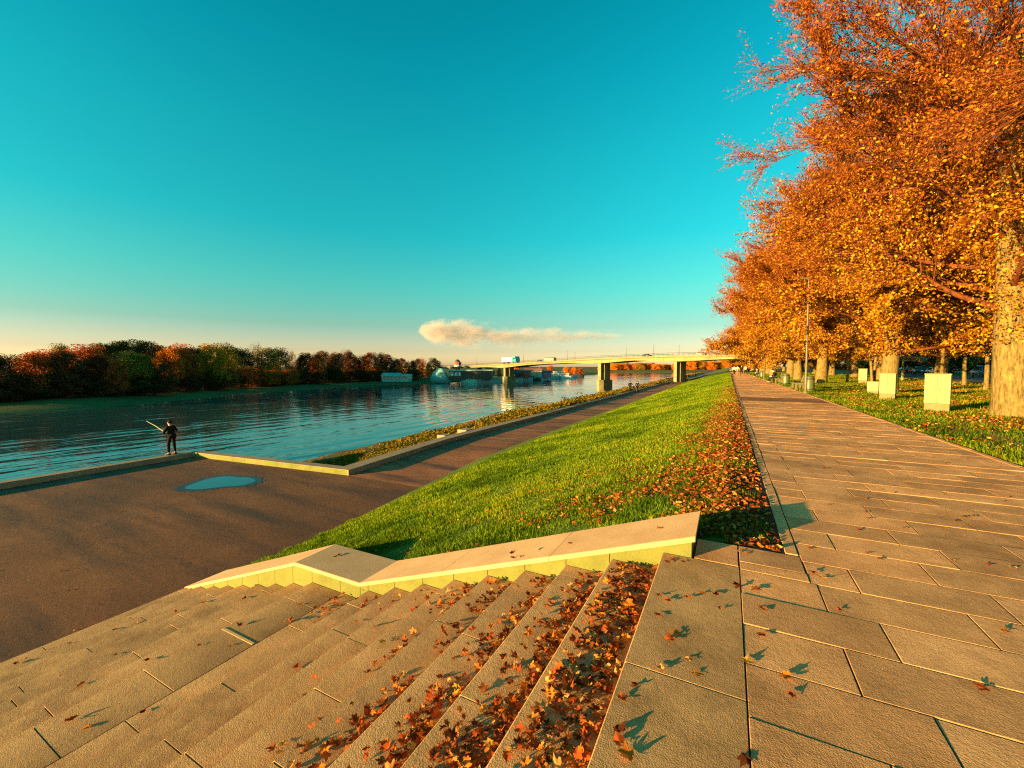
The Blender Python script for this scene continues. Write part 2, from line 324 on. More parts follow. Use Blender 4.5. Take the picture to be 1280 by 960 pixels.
# ------------------------------------------------------------------ promenade of laid slabs (one pavement)
pm = MB(); r2 = random.Random(3)
def slab(mb, x0, x1, y0, y1, z, g=.0042, ch=.0026, h=.03, tilt=.0014, tone=.2):
    k = 1+r2.uniform(-tone, tone); w = r2.uniform(-.04, .04); mb.col = (k*(1+w), k, k*(1-w), 1)
    dz = [r2.uniform(-tilt, tilt) for _ in range(2)]; o = r2.uniform(-tilt, tilt)
    x0 += g; x1 -= g; y0 += g; y1 -= g
    def q(a, zz): return [(x0+a, y0+a, zz-dz[0]-dz[1]), (x1-a, y0+a, zz+dz[0]-dz[1]), (x1-a, y1-a, zz+dz[0]+dz[1]), (x0+a, y1-a, zz-dz[0]+dz[1])]
    mb.loft([q(0, z-h), q(0, z+o-ch), q(ch, z+o)], True)
row = -14; y = 2.905-.39*42
while y < 190:
    y1 = y+.39; near = y < 45
    step_l = .79 if near else 1.58
    off = .61 if row % 2 else .865
    xl = .11 if y < 3.7 else .565
    xr = float(fP(y))-.12
    xs = [xl]+[off+k*step_l-3*step_l for k in range(60) if xl+.12 < off+k*step_l-3*step_l < xr-.12]+[xr]
    if y < 3.70 or y > 4.0 or True:
        ya, yb = y, y1
        if y < 3.83 < y1: pass
        ro_ = r2.uniform(-.0022, .0022)
        for a, b in zip(xs[:-1], xs[1:]):
            if ya < 4.17 and yb > 3.83 and a < .5: a = .572
            if b-a > .05:
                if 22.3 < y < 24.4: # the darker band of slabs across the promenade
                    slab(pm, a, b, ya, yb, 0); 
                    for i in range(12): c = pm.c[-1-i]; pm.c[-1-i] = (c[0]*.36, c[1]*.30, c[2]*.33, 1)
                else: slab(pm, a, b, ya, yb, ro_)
    slab(pm, xr+.003, xr+.115, y, y1, 0.006, h=.1)
    if y > 4.2: slab(pm, .462, .56, y, y1, .004, h=.12, g=.002)
    y = y1; row += 1
slab(pm, .462, .56, 4.18, y-.39*round((y-4.3)/.39), .004, h=.12)
slab(pm, -.225, .106, 3.722, 4.165, 0); slab(pm, .11, .566, 3.83, 4.165, 0)
slab(pm, .11, .572, 3.688, 3.828, 0)
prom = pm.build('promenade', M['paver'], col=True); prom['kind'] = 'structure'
sub = strip('pavement_bed', ysamp(-14, 700, 40), lambda y: .05 if y < 3.7 else (-.25 if y < 4.2 else .47), lambda y: fP(y)-.03, lambda X, Y, U: np.where(Y > 170, -.004, -.016), 6, M['joint'])
sub2 = strip('far_promenade', ysamp(189.5, 700, 20), lambda y: .47, lambda y: fP(y), lambda X, Y, U: np.full_like(X, .0), 6, M['paver'])
at = sub2.data.color_attributes.new('Col', 'FLOAT_COLOR', 'POINT'); at.data.foreach_set('color', np.ones(len(sub2.data.vertices)*4, dtype=np.float32))

# ------------------------------------------------------------------ staircase
stair = thing('staircase', 'broad pale granite staircase going down from the promenade to the riverside path', 'staircase', (0, 0, 0))
NU, TU, RU = 9, .44, .154
nose = []                                    # (x nose, x back, z) of every tread, top first
z = 0.0; x = -.47
for k in range(1, NU): nose.append((-.47-TU*k, -.47-TU*(k-1), -RU*k))
zland = -RU*NU; nose.append((-5.06, -.47-TU*(NU-1), zland))
for k in range(1, 9): nose.append((-5.06-.4175*k, -5.06-.4175*(k-1), zland-.1127*k))
rs = random.Random(5); Y0, Y1 = -9.0, 3.715
def tread(i, x0, x1, z, joints, riser=.16):
    mb = MB()
    js = [Y0]+sorted(j for j in joints if Y0 < j < Y1-.1)+[Y1]
    for a, b in zip(js[:-1], js[1:]):
        k = 1+rs.uniform(-.09, .09); mb.col = (k, k*rs.uniform(.98, 1.02), k*.99, 1); g = .0025; ch = .006; e = rs.uniform(-.0012, .0012)
        q = lambda c, zz: [(x0+c, a+g+c*.5, zz), (x1, a+g+c*.5, zz), (x1, b-g-c*.5, zz), (x0+c, b-g-c*.5, zz)]
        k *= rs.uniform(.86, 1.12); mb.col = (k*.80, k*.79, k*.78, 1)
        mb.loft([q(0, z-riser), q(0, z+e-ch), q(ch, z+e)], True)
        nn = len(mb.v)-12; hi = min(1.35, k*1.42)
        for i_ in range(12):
            if mb.v[nn+i_][0] < x0+.05: mb.c[nn+i_] = (hi, hi*.99, hi*.96, 1)  # worn pale nose; darker back puts riser-foot shade and dirt into the colour
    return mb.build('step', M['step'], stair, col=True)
L0 = MB()
for a, b in ((Y0, -1.2), (-1.2, .55), (.55, 2.22), (2.22, Y1)):
    k = 1+rs.uniform(-.07, .07); L0.col = (k, k, k*.98, 1)
    q = lambda c, zz: [(-.47+c, a+.003+c*.5, zz), (.106, a+.003+c*.5, zz), (.106, b-.003-c*.5, zz), (-.47+c, b-.003-c*.5, zz)]
    L0.loft([q(0, -.17), q(0, -.006), q(.006, 0)], True)
L0.build('step', M['step'], stair, col=True)
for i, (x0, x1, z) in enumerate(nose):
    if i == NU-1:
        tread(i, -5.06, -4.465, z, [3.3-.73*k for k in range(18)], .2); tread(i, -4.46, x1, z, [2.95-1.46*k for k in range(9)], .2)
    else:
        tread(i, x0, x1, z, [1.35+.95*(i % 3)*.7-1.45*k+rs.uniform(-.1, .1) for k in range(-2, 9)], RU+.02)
mb = MB(); mb.col = (1.25, 1.2, 1.0, 1); mb.box(-5.05, -4.475, 2.555, 2.585, zland, zland+.004); mb.build('inlay_strip', M['cap'], stair, col=True)
mb = MB(); mb.prism([(.05, -.3), (.05, -.1), (-.5, -.2), (-4.0, -1.45), (-5.1, -1.6), (-8.38, -2.6), (-8.38, -3), (.05, -3)], 'y', Y0+.01, Y1-.01); mb.build('stair_core', M['joint'], stair)

# parapet of the stairs: a face of upright slabs under sloping cap stones
par = thing('parapet_wall', 'low sloping stone parapet beside the stairs, its sunlit side yellow under broad cap stones', 'parapet')
YF, YBK = 3.72, 4.40
topz = [(-.24, .185), (-4.13, -1.165), (-5.40, -1.18), (-8.44, -2.30)]
def ztop(x): return float(np.interp(-x, [-t[0] for t in topz], [t[1] for t in topz]))
fc = MB(); cuts = [-.24, -.93]+[-.47-TU*k for k in range(2, 9)]+[-4.13, -4.5, -5.06]+[-5.06-.4175*k for k in range(1, 9)]+[-8.40]
for a, b in zip(cuts[:-1], cuts[1:]):
    g = .0035
    fc.prism([(b+g, -3.0), (a-g, -3.0), (a-g, ztop(a)-.03), (b+g, ztop(b)-.03)], 'y', YF, YF+.1)
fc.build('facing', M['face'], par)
co = MB(); co.prism([(-8.39, -3), (-.245, -3), (-.245, .15), (-4.13, -1.20), (-5.4, -1.215), (-8.39, -2.32)], 'y', YF+.012, YBK-.02); co.build('core', M['kerb'], par)
for (xa, xb), nsp in (((-.215, -4.13), 3), ((-4.13, -5.40), 1), ((-5.40, -8.46), 2)):
    mb = MB()
    for k in range(nsp):
        a = xa+(xb-xa)*k/nsp-(.003 if k else 0); b = xa+(xb-xa)*(k+1)/nsp+.003
        kk = 1+rs.uniform(-.06, .06); mb.col = (kk, kk, kk, 1)
        za, zb = ztop(a) if a < -.24 else .192, ztop(b)
        ov = .022
        mb.loft([[(b, YF-ov, zb-.045), (a, YF-ov, za-.045), (a, YBK, za-.045), (b, YBK, zb-.045)],
                 [(b, YF-ov, zb-.012), (a, YF-ov, za-.012), (a, YBK, za-.012), (b, YBK, zb-.012)],
                 [(b, YF-ov+.004, zb-.004), (a, YF-ov+.004, za-.004), (a, YBK-.004, za-.004), (b, YBK-.004, zb-.004)], [(b, YF-ov+.013, zb), (a, YF-ov+.013, za), (a, YBK-.013, za), (b, YBK-.013, zb)]], True)
    mb.build('cap_stone', M['cap'], par, col=True)

# kerb walls by the water
def wall_poly(name, pts, w, z0, z1, label, cat, side=1, mat=None, ch=.012):
    P = [Vector((p[0], p[1], 0)) for p in pts]; rings = []
    for i, p in enumerate(P):
        d0 = (P[i]-P[i-1]).normalized() if i else (P[1]-P[0]).normalized(); d1 = (P[i+1]-P[i]).normalized() if i < len(P)-1 else d0
        n = Vector((-(d0+d1).y, (d0+d1).x, 0)).normalized(); n = n/max(.3, n.dot(Vector((-d0.y, d0.x, 0)).normalized()))
        q = p+n*w*side; u = n*ch*side
        rings.append([(p.x, p.y, z0), (p.x, p.y, z1-ch), (p.x+u.x, p.y+u.y, z1), (q.x-u.x, q.y-u.y, z1), (q.x, q.y, z1-ch), (q.x, q.y, z0)])
    mb = MB(); mb.loft(rings, True); o = mb.build(name, [M['kerb'], mat] if mat else M['kerb'])
    if mat:
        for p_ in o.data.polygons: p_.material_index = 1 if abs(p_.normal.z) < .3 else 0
    return tag(o, label, cat)
ys = [10.6, 13, 15, 17.7, 22, 27, 35, 49, 70, 100, 150, 260, 420]
wall_poly('kerb_wall', [(float(fK(y)), y) for y in ys], .62, -3.4, -2.2, 'long pale kerb wall between the lower path and the river bank', 'kerb wall')
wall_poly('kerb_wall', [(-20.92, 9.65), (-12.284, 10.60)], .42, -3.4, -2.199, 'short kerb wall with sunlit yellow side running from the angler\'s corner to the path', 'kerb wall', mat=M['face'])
wall_poly('kerb_wall', [(-20.95, -40), (-20.93, 9.64)], .42, -6.2, -2.2, 'shadowed kerb wall along the water under the angler\'s feet', 'kerb wall')
mb = MB(); mb.box(-14.3, -13.66, 20.4, 21.1, -2.9, -2.17, .02); tag(mb.build('stone_block', M['kerb']), 'pale stone block jutting from the kerb wall into the bank weeds', 'stone block', 'stone blocks on the water side of the kerb wall')
mb = MB(); mb.box(-14.2, -13.66, 18.3, 18.9, -2.9, -2.185, .02); tag(mb.build('stone_block', M['kerb']), 'second smaller stone block jutting from the kerb wall, nearer the kerb corner', 'stone block', 'stone blocks on the water side of the kerb wall')
wall_poly('edging_wall', [(-9.0, 118), (-7.6, 170), (-6.2, 260), (-5.2, 420)], .8, -2.6, -1.75, 'distant pale edging wall running up the foot of the lawn towards the bridge', 'edging wall', mat=M['concrete'])

YAW = R(27.5)
def gpt(px, py, z): # a photo-measured spot on a level surface
    f = Vector((-math.sin(YAW)*math.cos(R(2.43)), math.cos(YAW)*math.cos(R(2.43)), -math.sin(R(2.43)))); r_ = Vector((math.cos(YAW), math.sin(YAW), 0)); u = r_.cross(f); d = f+r_*((px-640)/519)+u*((480-py)/519); t = (z-1.6)/d.z; return d.x*t, d.y*t
# puddle
pd = []; 
pc = np.array([gpt(px, py, ZL) for px, py in ((227, 611), (243, 604), (262, 598), (284, 595), (300, 597), (312, 596.5), (322, 601), (312, 605), (298, 608), (280, 608.5), (262, 611), (244, 612.5))])
def smooth_loop(p, it=3):
    for _ in range(it):
        q = np.empty((len(p)*2, 2)); nx = np.roll(p, -1, 0); q[0::2] = p*.75+nx*.25; q[1::2] = p*.25+nx*.75; p = q
    return p
def flat(name, loop, z, mat): return mesh_obj(name, [(x, y, z) for x, y in loop], [tuple(range(len(loop)))], mat)
lp = smooth_loop(pc); cen = lp.mean(0)
wob = 1+.05*np.sin(np.arange(len(lp))*1.3)+.03*np.sin(np.arange(len(lp))*2.9)
M['wet'] = plain('wet_asphalt', (.02, .014, .012), .45, .3, 3)
tag(flat('puddle_margin', cen+(lp-cen)*(1.27*wob[:, None]), ZL+.004, M['wet']), kind='structure')
tag(flat('puddle', lp, ZL+.008, M['puddle']), kind='structure')

# ------------------------------------------------------------------ trees
def frame_of(d):
    d = d/np.linalg.norm(d); a = np.cross(d, [0, 0, 1.0]) if abs(d[2]) < .95 else np.cross(d, [1.0, 0, 0]); a /= np.linalg.norm(a); return d, a, np.cross(d, a)
class Tubes:
    def __init__(s): s.V = []; s.F = []; s.n = 0
    def add(s, P, r, k):
        P = np.asarray(P); n = len(P); T = np.gradient(P, axis=0); T /= np.linalg.norm(T, axis=1)[:, None]+1e-9
        d, a, b = frame_of(T[0]); ang = np.arange(k)*2*math.pi/k
        ring = a[None]*np.cos(ang)[:, None]+b[None]*np.sin(ang)[:, None]
        V = P[:, None, :]+ring[None]*np.asarray(r)[:, None, None]; s.V.append(V.reshape(-1, 3))
        i = (np.arange(n-1)*k)[:, None]; j = np.arange(k)[None]; jn = (j+1) % k
        s.F.append(np.stack([i+j, i+jn, i+k+jn, i+k+j], -1).reshape(-1, 4)+s.n); s.n += n*k
    def mesh(s, name, mat): return np_mesh(name, np.concatenate(s.V), np.concatenate(s.F), mat, smooth=True, link=False)
def leaf_quads(C, size, pal, g, flat=.0, jitter=.55, along=None, wid=.42):
    """one four-cornered leaf per centre, random facing; pal is a list of (weight, colour)"""
    n = len(C); d = g.normal(size=(n, 3)); d[:, 2] *= (1-flat); d /= np.linalg.norm(d, axis=1)[:, None]
    u = g.normal(size=(n, 3)) if along is None else along+g.normal(size=(n, 3))*.38; u -= d*(u*d).sum(1)[:, None]; u /= np.linalg.norm(u, axis=1)[:, None]; w = np.cross(d, u)
    s = size*(1+g.uniform(-jitter, jitter, n))[:, None]
    V = np.stack([C-u*s*.5, C+w*s*wid-u*s*.05, C+u*s*.55+d*s*.12, C-w*s*wid-u*s*.05], 1).reshape(-1, 3)
    F = np.arange(n*4).reshape(n, 4)
    wgt = np.array([p[0] for p in pal], float); ci = g.choice(len(pal), n, p=wgt/wgt.sum()); col = np.array([p[1] for p in pal])[ci]*(1+g.uniform(-.25, .25, n))[:, None]
    return V, F, np.repeat(col, 4, 0)
def bez(p0, d0, L, g, n, up=0.0, droop=0.0, wob=.08):
    P = [np.array(p0, float)]; d = np.array(d0, float); d /= np.linalg.norm(d); st = L/(n-1)
    for i in range(n-1):
        t = i/(n-1); d = d+np.array([0, 0, up*(1-t)-droop*t])+g.normal(size=3)*wob; d /= np.linalg.norm(d); P.append(P[-1]+d*st)
    return np.array(P)
def make_linden(seed, H, RAD, tr, zb, nlimb, nsub, ntw, nleaf, lsize, pal_lo, pal_hi, tw_r=.012, skirt=True, hi_at=.42, sk0=2.3):
    """a linden: flared trunk, ascending limbs, arching branches, dense fine twigs that carry the leaves; returns (wood mesh, twig mesh, leaf mesh)"""
    g = np.random.default_rng(seed); wood = Tubes(); tw = Tubes(); LC = []; LZ = []; LD = []
    tp = bez((0, 0, -.3), (g.normal()*.03, g.normal()*.03, 1), H*.86, g, 12, .05, 0, .035); zz = np.linspace(0, 1, 12)
    rad = tr*(1-zz)**.75*.95+.03; rad[0] = tr*1.4; rad[1] *= 1.05
    tz = np.concatenate([np.linspace(-.3, 1.2, 6), np.linspace(1.8, H*.84, 12)]); TP = np.stack([np.interp(tz, tp[:, 2], tp[:, i]) for i in range(3)], 1); TP[:, 2] = tz
    TR = np.interp(tz, tp[:, 2], rad); TR[:6] = tr*(1+.45*np.exp(-(tz[:6]+.3)*2.2)); wood.add(TP, TR, 14)
    ga = g.uniform(0, 6.28)
    for i in range(nlimb):
        f = (i+.5)/nlimb; z = zb+(H*.84-zb)*f**1.1; base = np.array([np.interp(z, tz, TP[:, 0]), np.interp(z, tz, TP[:, 1]), z])
        az = ga+i*2.39996+g.uniform(-.3, .3); env = (math.sin(math.pi*min(1, .22+.78*f))**.55)
        L = RAD*env*g.uniform(.95, 1.2)*(1.05 if f < .3 else 1); el = R(12+48*f+g.uniform(-8, 8)); d0 = np.array([math.cos(az)*math.cos(el), math.sin(az)*math.cos(el), math.sin(el)])
        LP = bez(base, d0, L, g, 9, .12, .20*(1-f), .13); r0 = max(.035, tr*.22*(1-f*.6)); tw.add(LP, r0*(1-np.linspace(0, 1, 9))**1.3+.012, 6)
        for j in range(nsub):
            t = .18+.82*(j+.6)/nsub; k = min(7, int(t*8)); p = LP[k]+(LP[k+1]-LP[k])*(t*8-k); pd = LP[k+1]-LP[k]; pd /= np.linalg.norm(pd)
            sd = pd+g.normal(size=3)*np.array([.5, .5, .32])+np.array([0, 0, .30]); L2 = RAD*.40*g.uniform(.6, 1.15)*(1.15-.5*t)
            SP = bez(p, sd, L2, g, 6, .06, .12, .1); tw.add(SP, np.linspace(max(.012, r0*.3*(1-t*.5)), tw_r*.6, 6), 4)
            for q in range(ntw):
                u = .2+.8*(q+g.uniform(0, 1))/ntw; kk = min(4, int(u*5)); pp = SP[kk]+(SP[kk+1]-SP[kk])*(u*5-kk); dd = SP[kk+1]-SP[kk]; dd /= np.linalg.norm(dd)
                td = dd+g.normal(size=3)*.30+np.array([0, 0, .12]); L3 = g.uniform(.6, 1.4)*RAD*.20
                WP = bez(pp, td, L3, g, 4, .02, .10, .12); tw.add(WP, np.array([tw_r*.55, tw_r*.45, tw_r*.35, tw_r*.15]), 3)
                m = max(1, int(nleaf*g.uniform(.4, 1.5)*(1.3-1.0*f))); s = g.uniform(.1, 1.05, m)*3; si = np.minimum(2, s.astype(int)); c = WP[si]+(WP[si+1]-WP[si])*(s-si)[:, None]+g.normal(size=(m, 3))*lsize*.9
                LC.append(c); LD.append(WP[si+1]-WP[si])
    if skirt:      # shoots round the trunk
        m = int(nleaf*190); az = g.uniform(0, 6.28, m); z = sk0+g.uniform(0, 1, m)**.8*(7.5-sk0); rr = tr*.9+np.abs(g.normal(size=m))*(.35+.22*(z-sk0)); LC.append(np.stack([np.cos(az)*rr, np.sin(az)*rr, z], 1)); LD.append(g.normal(size=(m, 3)))
    LC = np.concatenate(LC); LD = np.concatenate(LD); LD /= np.linalg.norm(LD, axis=1)[:, None]+1e-9; hi = np.clip((LC[:, 2]-zb)/(H*.75-zb)+g.normal(size=len(LC))*.22, 0, 1) > hi_at
    V1, F1, C1 = leaf_quads(LC[~hi], lsize, pal_lo, g, along=LD[~hi], wid=.36); V2, F2, C2 = leaf_quads(LC[hi], lsize*1.2, pal_hi, g, along=LD[hi], wid=.17)
    leaves = np_mesh('foliage', np.concatenate([V1, V2]), np.concatenate([F1, F2+len(V1)]), M['leaf'], cols=np.concatenate([C1, C2]), link=False)
    return wood.mesh('trunk', M['bark']), tw.mesh('branches', M['twig']), leaves
PAL_LO = [(2.5, (.39, .160, .013)), (3, (.46, .225, .015)), (2.6, (.54, .345, .021)), (2, (.24, .075, .009)), (1, (.12, .032, .008))]
PAL_HI = [(3, (.32, .095, .016)), (2.5, (.28, .070, .018)), (1.2, (.36, .15, .015)), (1.0, (.16, .035, .012)), (.8, (.32, .11, .05))]
PAL_OR = [(3, (.34, .110, .014)), (2, (.30, .080, .014)), (1.5, (.38, .165, .015)), (.7, (.17, .045, .010))]
T0 = make_linden(5, 20, 6.8, .52, 5.4, 40, 11, 26, 17, .060, PAL_HI+PAL_LO[:2], PAL_HI, .014, False, .15)
A = make_linden(11, 20, 7.2, .46, 3.2, 42, 11, 19, 46, .078, PAL_LO, PAL_HI, .019, True, .34)
B = make_linden(23, 18.5, 7.2, .45, 2.4, 36, 10, 14, 42, .115, PAL_LO, PAL_OR, .026, True, .34)
C_ = make_linden(37, 18, 7.1, .42, 2.2, 36, 10, 14, 40, .12, PAL_LO, PAL_OR, .026, True, .34)
E_ = make_linden(71, 17.5, 7.3, .42, 1.3, 38, 9, 11, 30, .17, PAL_LO, PAL_OR, .03, True, .34, 1.0)
Yg = make_linden(51, 6.5, 2.3, .11, 2.0, 14, 5, 5, 16, .11, [(3, (.34, .20, .012)), (2, (.32, .15, .012)), (1, (.40, .27, .02))], [(3, (.34, .20, .012)), (2, (.28, .12, .012))], .008, False)
def place_tree(src, name, label, loc, rz, sc=1.0, group=None, cat='tree'):
    t = thing(name, label, cat, loc, rz, group); t.scale = (sc, sc, sc)
    for nm, me in zip(('trunk', 'branches', 'crown'), src):
        o = bpy.data.objects.new(nm, me); COL.objects.link(o); o.parent = t
    return t
GR = 'old lindens of the riverside avenue'
place_tree(T0, 'linden_tree', 'nearest linden of the avenue, only its thin overhanging branches showing at the top corner', (8.5, 8.2, 0), 2.0, 1.0, GR)
place_tree(A, 'linden_tree', 'huge linden with a broad flared sunlit trunk beside the larger cabinet', (8.25, 19.4, 0), 2.1, 1.0, GR)
place_tree(C_, 'linden_tree', 'linden with a dark forked trunk behind the middle cabinet', (8.7, 33.0, 0), 1.0, 1.0, GR)
place_tree(B, 'linden_tree', 'linden with thick golden trunk just behind the nearest litter bin', (7.7, 48.0, 0), 1.1, 1.0, GR)
place_tree(C_, 'linden_tree', 'linden with a slender bright trunk behind the first empty bench', (7.3, 59.0, 0), 5.0, 1.0, GR)
place_tree(B, 'linden_tree', 'linden with pale straight trunk behind the second litter bin', (7.9, 71.0, 0), 3.0, 1.05, GR)
lb = 'far linden of the avenue merging into the orange row along the promenade'
for i, y in enumerate((84, 97, 110, 124, 139, 155, 172, 190, 210, 235)):
    place_tree(E_, 'linden_tree', lb, (7.5-(.7 if i < 2 else 0)+.4*math.sin(i*2.1), y, 0), i*1.7, (1.2 if i < 2 else 1.0)+.08*math.sin(i*3.3), 'far lindens of the riverside avenue')
G2 = 'lindens of the second row by the road'
place_tree(C_, 'linden_tree', 'second row linden whose ringed trunk stands right behind the larger cabinet', (16.0, 48.0, 0), .7, 1.0, G2)
place_tree(B, 'linden_tree', 'second row linden at the road, half hidden behind the dark forked linden', (15.6, 62.0, 0), 2.2, 1.0, G2)
place_tree(C_, 'linden_tree', 'second row linden with thin golden trunk between the small far cabinet and the bins', (16.2, 76.0, 0), 3.9, 1.0, G2)
place_tree(B, 'linden_tree', 'second row linden at the edge of the picture, its crown behind the huge trunk', (16.5, 31.0, 0), 5.6, 1.0, G2)
lb2 = 'second row linden far down the avenue, hidden among orange crowns'
for i, y in enumerate((91, 107, 124, 142, 162)): place_tree((B, C_)[i % 2], 'linden_tree', lb2, (16.2, y, 0), i*2.3, 1.0, G2)
place_tree(Yg, 'young_tree', 'young golden tree with a thin leaning trunk near the road, right of the larger cabinet', (17.6, 48.4, 0), .5, 1.15, 'young golden trees')
for (x_, y_, sc_, lb_) in ((9.8, 41, .85, 'young golden tree filling the gap behind the lowest small cabinet'), (12.6, 52, 1.1, 'young golden tree behind the far one-door cabinet'), (14.4, 43, 1.0, 'young golden tree just left of the ringed trunk'), (15.4, 39.5, 1.05, 'young golden tree between the ringed trunk and the thin leaning one')):
    place_tree(Yg, 'young_tree', lb_, (x_, y_, 0), x_*3.1, sc_, 'young golden trees')
place_tree(Yg, 'young_tree', 'young golden tree with thin trunk standing just right of the litter bin', (10.4, 51.5, 0), 2.5, .95, 'young golden trees')

# far bank wood
def make_far(seed, H, W, n, ls, twiggy=0.0, zlow=.12, squash=1.0):
    g = np.random.default_rng(seed); wood = Tubes(); P = bez((0, 0, -.4), (0, 0, 1), H*.8, g, 7, 0, 0, .04); wood.add(P, np.linspace(.22, .05, 7)*H/12, 6); LC = []
    nc = 30
    for i in range(nc):
        f = (i+.5)/nc; z = H*(zlow+(1-zlow)*f); w = W*(math.sin(math.pi*min(.97, .18+.80*f))**.6); az = i*2.4+g.uniform(-.4, .4); r = w*g.uniform(.35, 1.0)
        c = np.array([math.cos(az)*r, math.sin(az)*r, z*.97]); b0 = P[min(6, int(f*6))]
        q = bez(b0, c-b0+np.array([0, 0, .5]), np.linalg.norm(c-b0)*1.1+.1, g, 5, .05, 0, .06); wood.add(q, np.linspace(.07, .015, 5)*H/12, 4)
        for _ in range(int(8*twiggy)):
            e = bez(q[3+g.integers(0, 2)], c-b0+g.normal(size=3)*2+np.array([0, 0, 2.0]), g.uniform(.8, 2.2), g, 3, 0, 0, .1); wood.add(e, [.022, .016, .006], 3)
        m = n//nc; rr = g.normal(size=(m, 3)); rr /= (np.linalg.norm(rr, axis=1)[:, None]+1e-6); rr *= (g.uniform(0, 1, m)**.4)[:, None]*np.array([.42*W, .42*W, .125*H])*g.uniform(.7, 1.2); LC.append(c+rr)
    LC = np.concatenate(LC); LC = LC[LC[:, 2] > .05*H]
    V, F, C = leaf_quads(LC, ls, [(1, (1, 1, 1))], g); k = np.repeat(g.uniform(.65, 1.3, len(LC)), 4); return wood.mesh('trunk', M['twig']), np_mesh('foliage', V, F, None, cols=np.stack([k, k, k], 1), link=False)
def tinted(name, col):
    m, nt, b = new_mat(name); nt.nodes.remove(b); out = nt.nodes['Material Output']
    oi = nt.nodes.new('ShaderNodeObjectInfo'); v = ramp(nt, oi.outputs['Random'], [(0, tuple(c*.75 for c in col)), (1, tuple(c*1.25 for c in col))])
    c = mixc(nt, v, attr(nt), 1, 'MULTIPLY'); d = nt.nodes.new('ShaderNodeBsdfDiffuse'); t = nt.nodes.new('ShaderNodeBsdfTranslucent'); mx = nt.nodes.new('ShaderNodeMixShader'); mx.inputs[0].default_value = .25
    nt.links.new(c, d.inputs[0]); nt.links.new(c, t.inputs[0]); nt.links.new(d.outputs[0], mx.inputs[1]); nt.links.new(t.outputs[0], mx.inputs[2]); nt.links.new(mx.outputs[0], out.inputs[0]); return m
TM = {'rust': tinted('rust_leaves', (.46, .115, .026)), 'orange': tinted('orange_leaves', (.62, .19, .02)), 'olive': tinted('olive_leaves', (.20, .155, .025)), 'green': tinted('dark_green_leaves', (.045, .055, .017)), 'brown': tinted('brown_leaves', (.125, .058, .025)), 'gold': tinted('golden_leaves', (.42, .23, .02))}
FV = [make_far(101, 12, 4.2, 9500, .27), make_far(102, 12, 3.4, 8000, .26, .3), make_far(103, 12, 5.0, 10500, .28), make_far(104, 12, 3.0, 2600, .2, 1.0), make_far(105, 12, 4.0, 9000, .28, 0, .04)]
FL = {'rust': 'rust red autumn tree in the wood across the river', 'orange': 'bright orange autumn tree in the wood across the river', 'olive': 'olive green tree in the wood across the river',
      'green': 'dark green tree in the wood across the river', 'brown': 'bare brown tree in the wood across the river', 'gold': 'golden yellow tree in the wood across the river'}
def far_tree(v, tone, loc, h, rz, label=None, group=None, wide=1.0, name='autumn_tree', cat='tree'):
    t = thing(name, label or FL[tone], cat, loc, rz, group or (FL[tone].replace(' tree in', ' trees in'))); s = h/12; t.scale = (s*wide, s*wide, s)
    for nm, me in zip(('trunk', 'crown'), FV[v]):
        if nm == 'crown' and not len(me.materials): me.materials.append(TM['rust'])
        o = bpy.data.objects.new(nm, me); COL.objects.link(o); o.parent = t
        if nm == 'crown': o.material_slots[0].link = 'OBJECT'; o.material_slots[0].material = TM[tone]
    return t
CW = Vector((0, 0, 1.6)); YAW = R(27.5)
def spot(px, dist):      # a point on the ground plan, at a bearing seen from the stair head and a horizontal distance
    a = math.atan((px-640)/519)-YAW; return Vector((math.sin(a)*dist, math.cos(a)*dist, 0))
def depth(p): return p.y*math.cos(YAW)-p.x*math.sin(YAW)
def edge_dist(px):       # distance to the far water's edge along a bearing
    d = spot(px, 1.0); best = 1e9
    for (ax, ay), (bx, by) in zip(FE[:-1], FE[1:]):
        ex, ey = bx-ax, by-ay; den = d.x*ey-d.y*ex
        if abs(den) < 1e-9: continue
        t = (ax*ey-ay*ex)/den; u = (ax*d.y-ay*d.x)/den
        if t > 0 and 0 <= u <= 1: best = min(best, t)
    return best
FAR = [ # bearing (photo column), set back from the water, column height (photo row of the crown's top), tone, variant, width
 (-60, 20, 440, 'brown', 2, 1.1), (-20, 22, 442, 'green', 0, 1.1), (12, 20, 446, 'brown', 2, 1), (42, 14, 442, 'rust', 0, 1.1), (60, 16, 440, 'rust', 2, 1), (78, 26, 433, 'olive', 1, 1), (82, 14, 440, 'brown', 4, 1.1), (108, 20, 434, 'rust', 2, 1.1), (128, 30, 431, 'green', 0, 1),
 (122, 14, 444, 'brown', 4, 1), (150, 30, 428, 'green', 0, 1), (166, 34, 428, 'green', 2, .9), (186, 34, 428, 'green', 0, .9), (160, 16, 442, 'olive', 2, 1.0), (178, 16, 445, 'olive', 1, 1.1), (200, 30, 433, 'rust', 0, .9), (145, 10, 452, 'rust', 1, .9), (214, 18, 436, 'orange', 0, .9), (226, 20, 433, 'rust', 2, .9),
 (205, 12, 455, 'brown', 4, 1), (236, 26, 436, 'brown', 0, .9), (250, 24, 436, 'green', 1, .9), (264, 14, 432, 'gold', 0, .95), (280, 22, 432, 'olive', 2, .9), (292, 26, 436, 'green', 0, .9), (306, 24, 438, 'green', 2, .8), (322, 26, 433, 'olive', 3, 1), (334, 22, 436, 'olive', 0, .9), (350, 26, 437, 'green', 2, .8), (366, 28, 441, 'brown', 3, 1), (378, 22, 444, 'green', 1, .8)]
for i, (px, back, top, tone, v, wd) in enumerate(FAR):
    p = spot(px, edge_dist(px)+back); zb = -4.2+.03*back; h = 1.6+(458-top)/519*depth(p)-zb
    far_tree(v, tone, (p.x, p.y, zb), h, i*1.9, wide=wd*1.15)
g_ = random.Random(9)
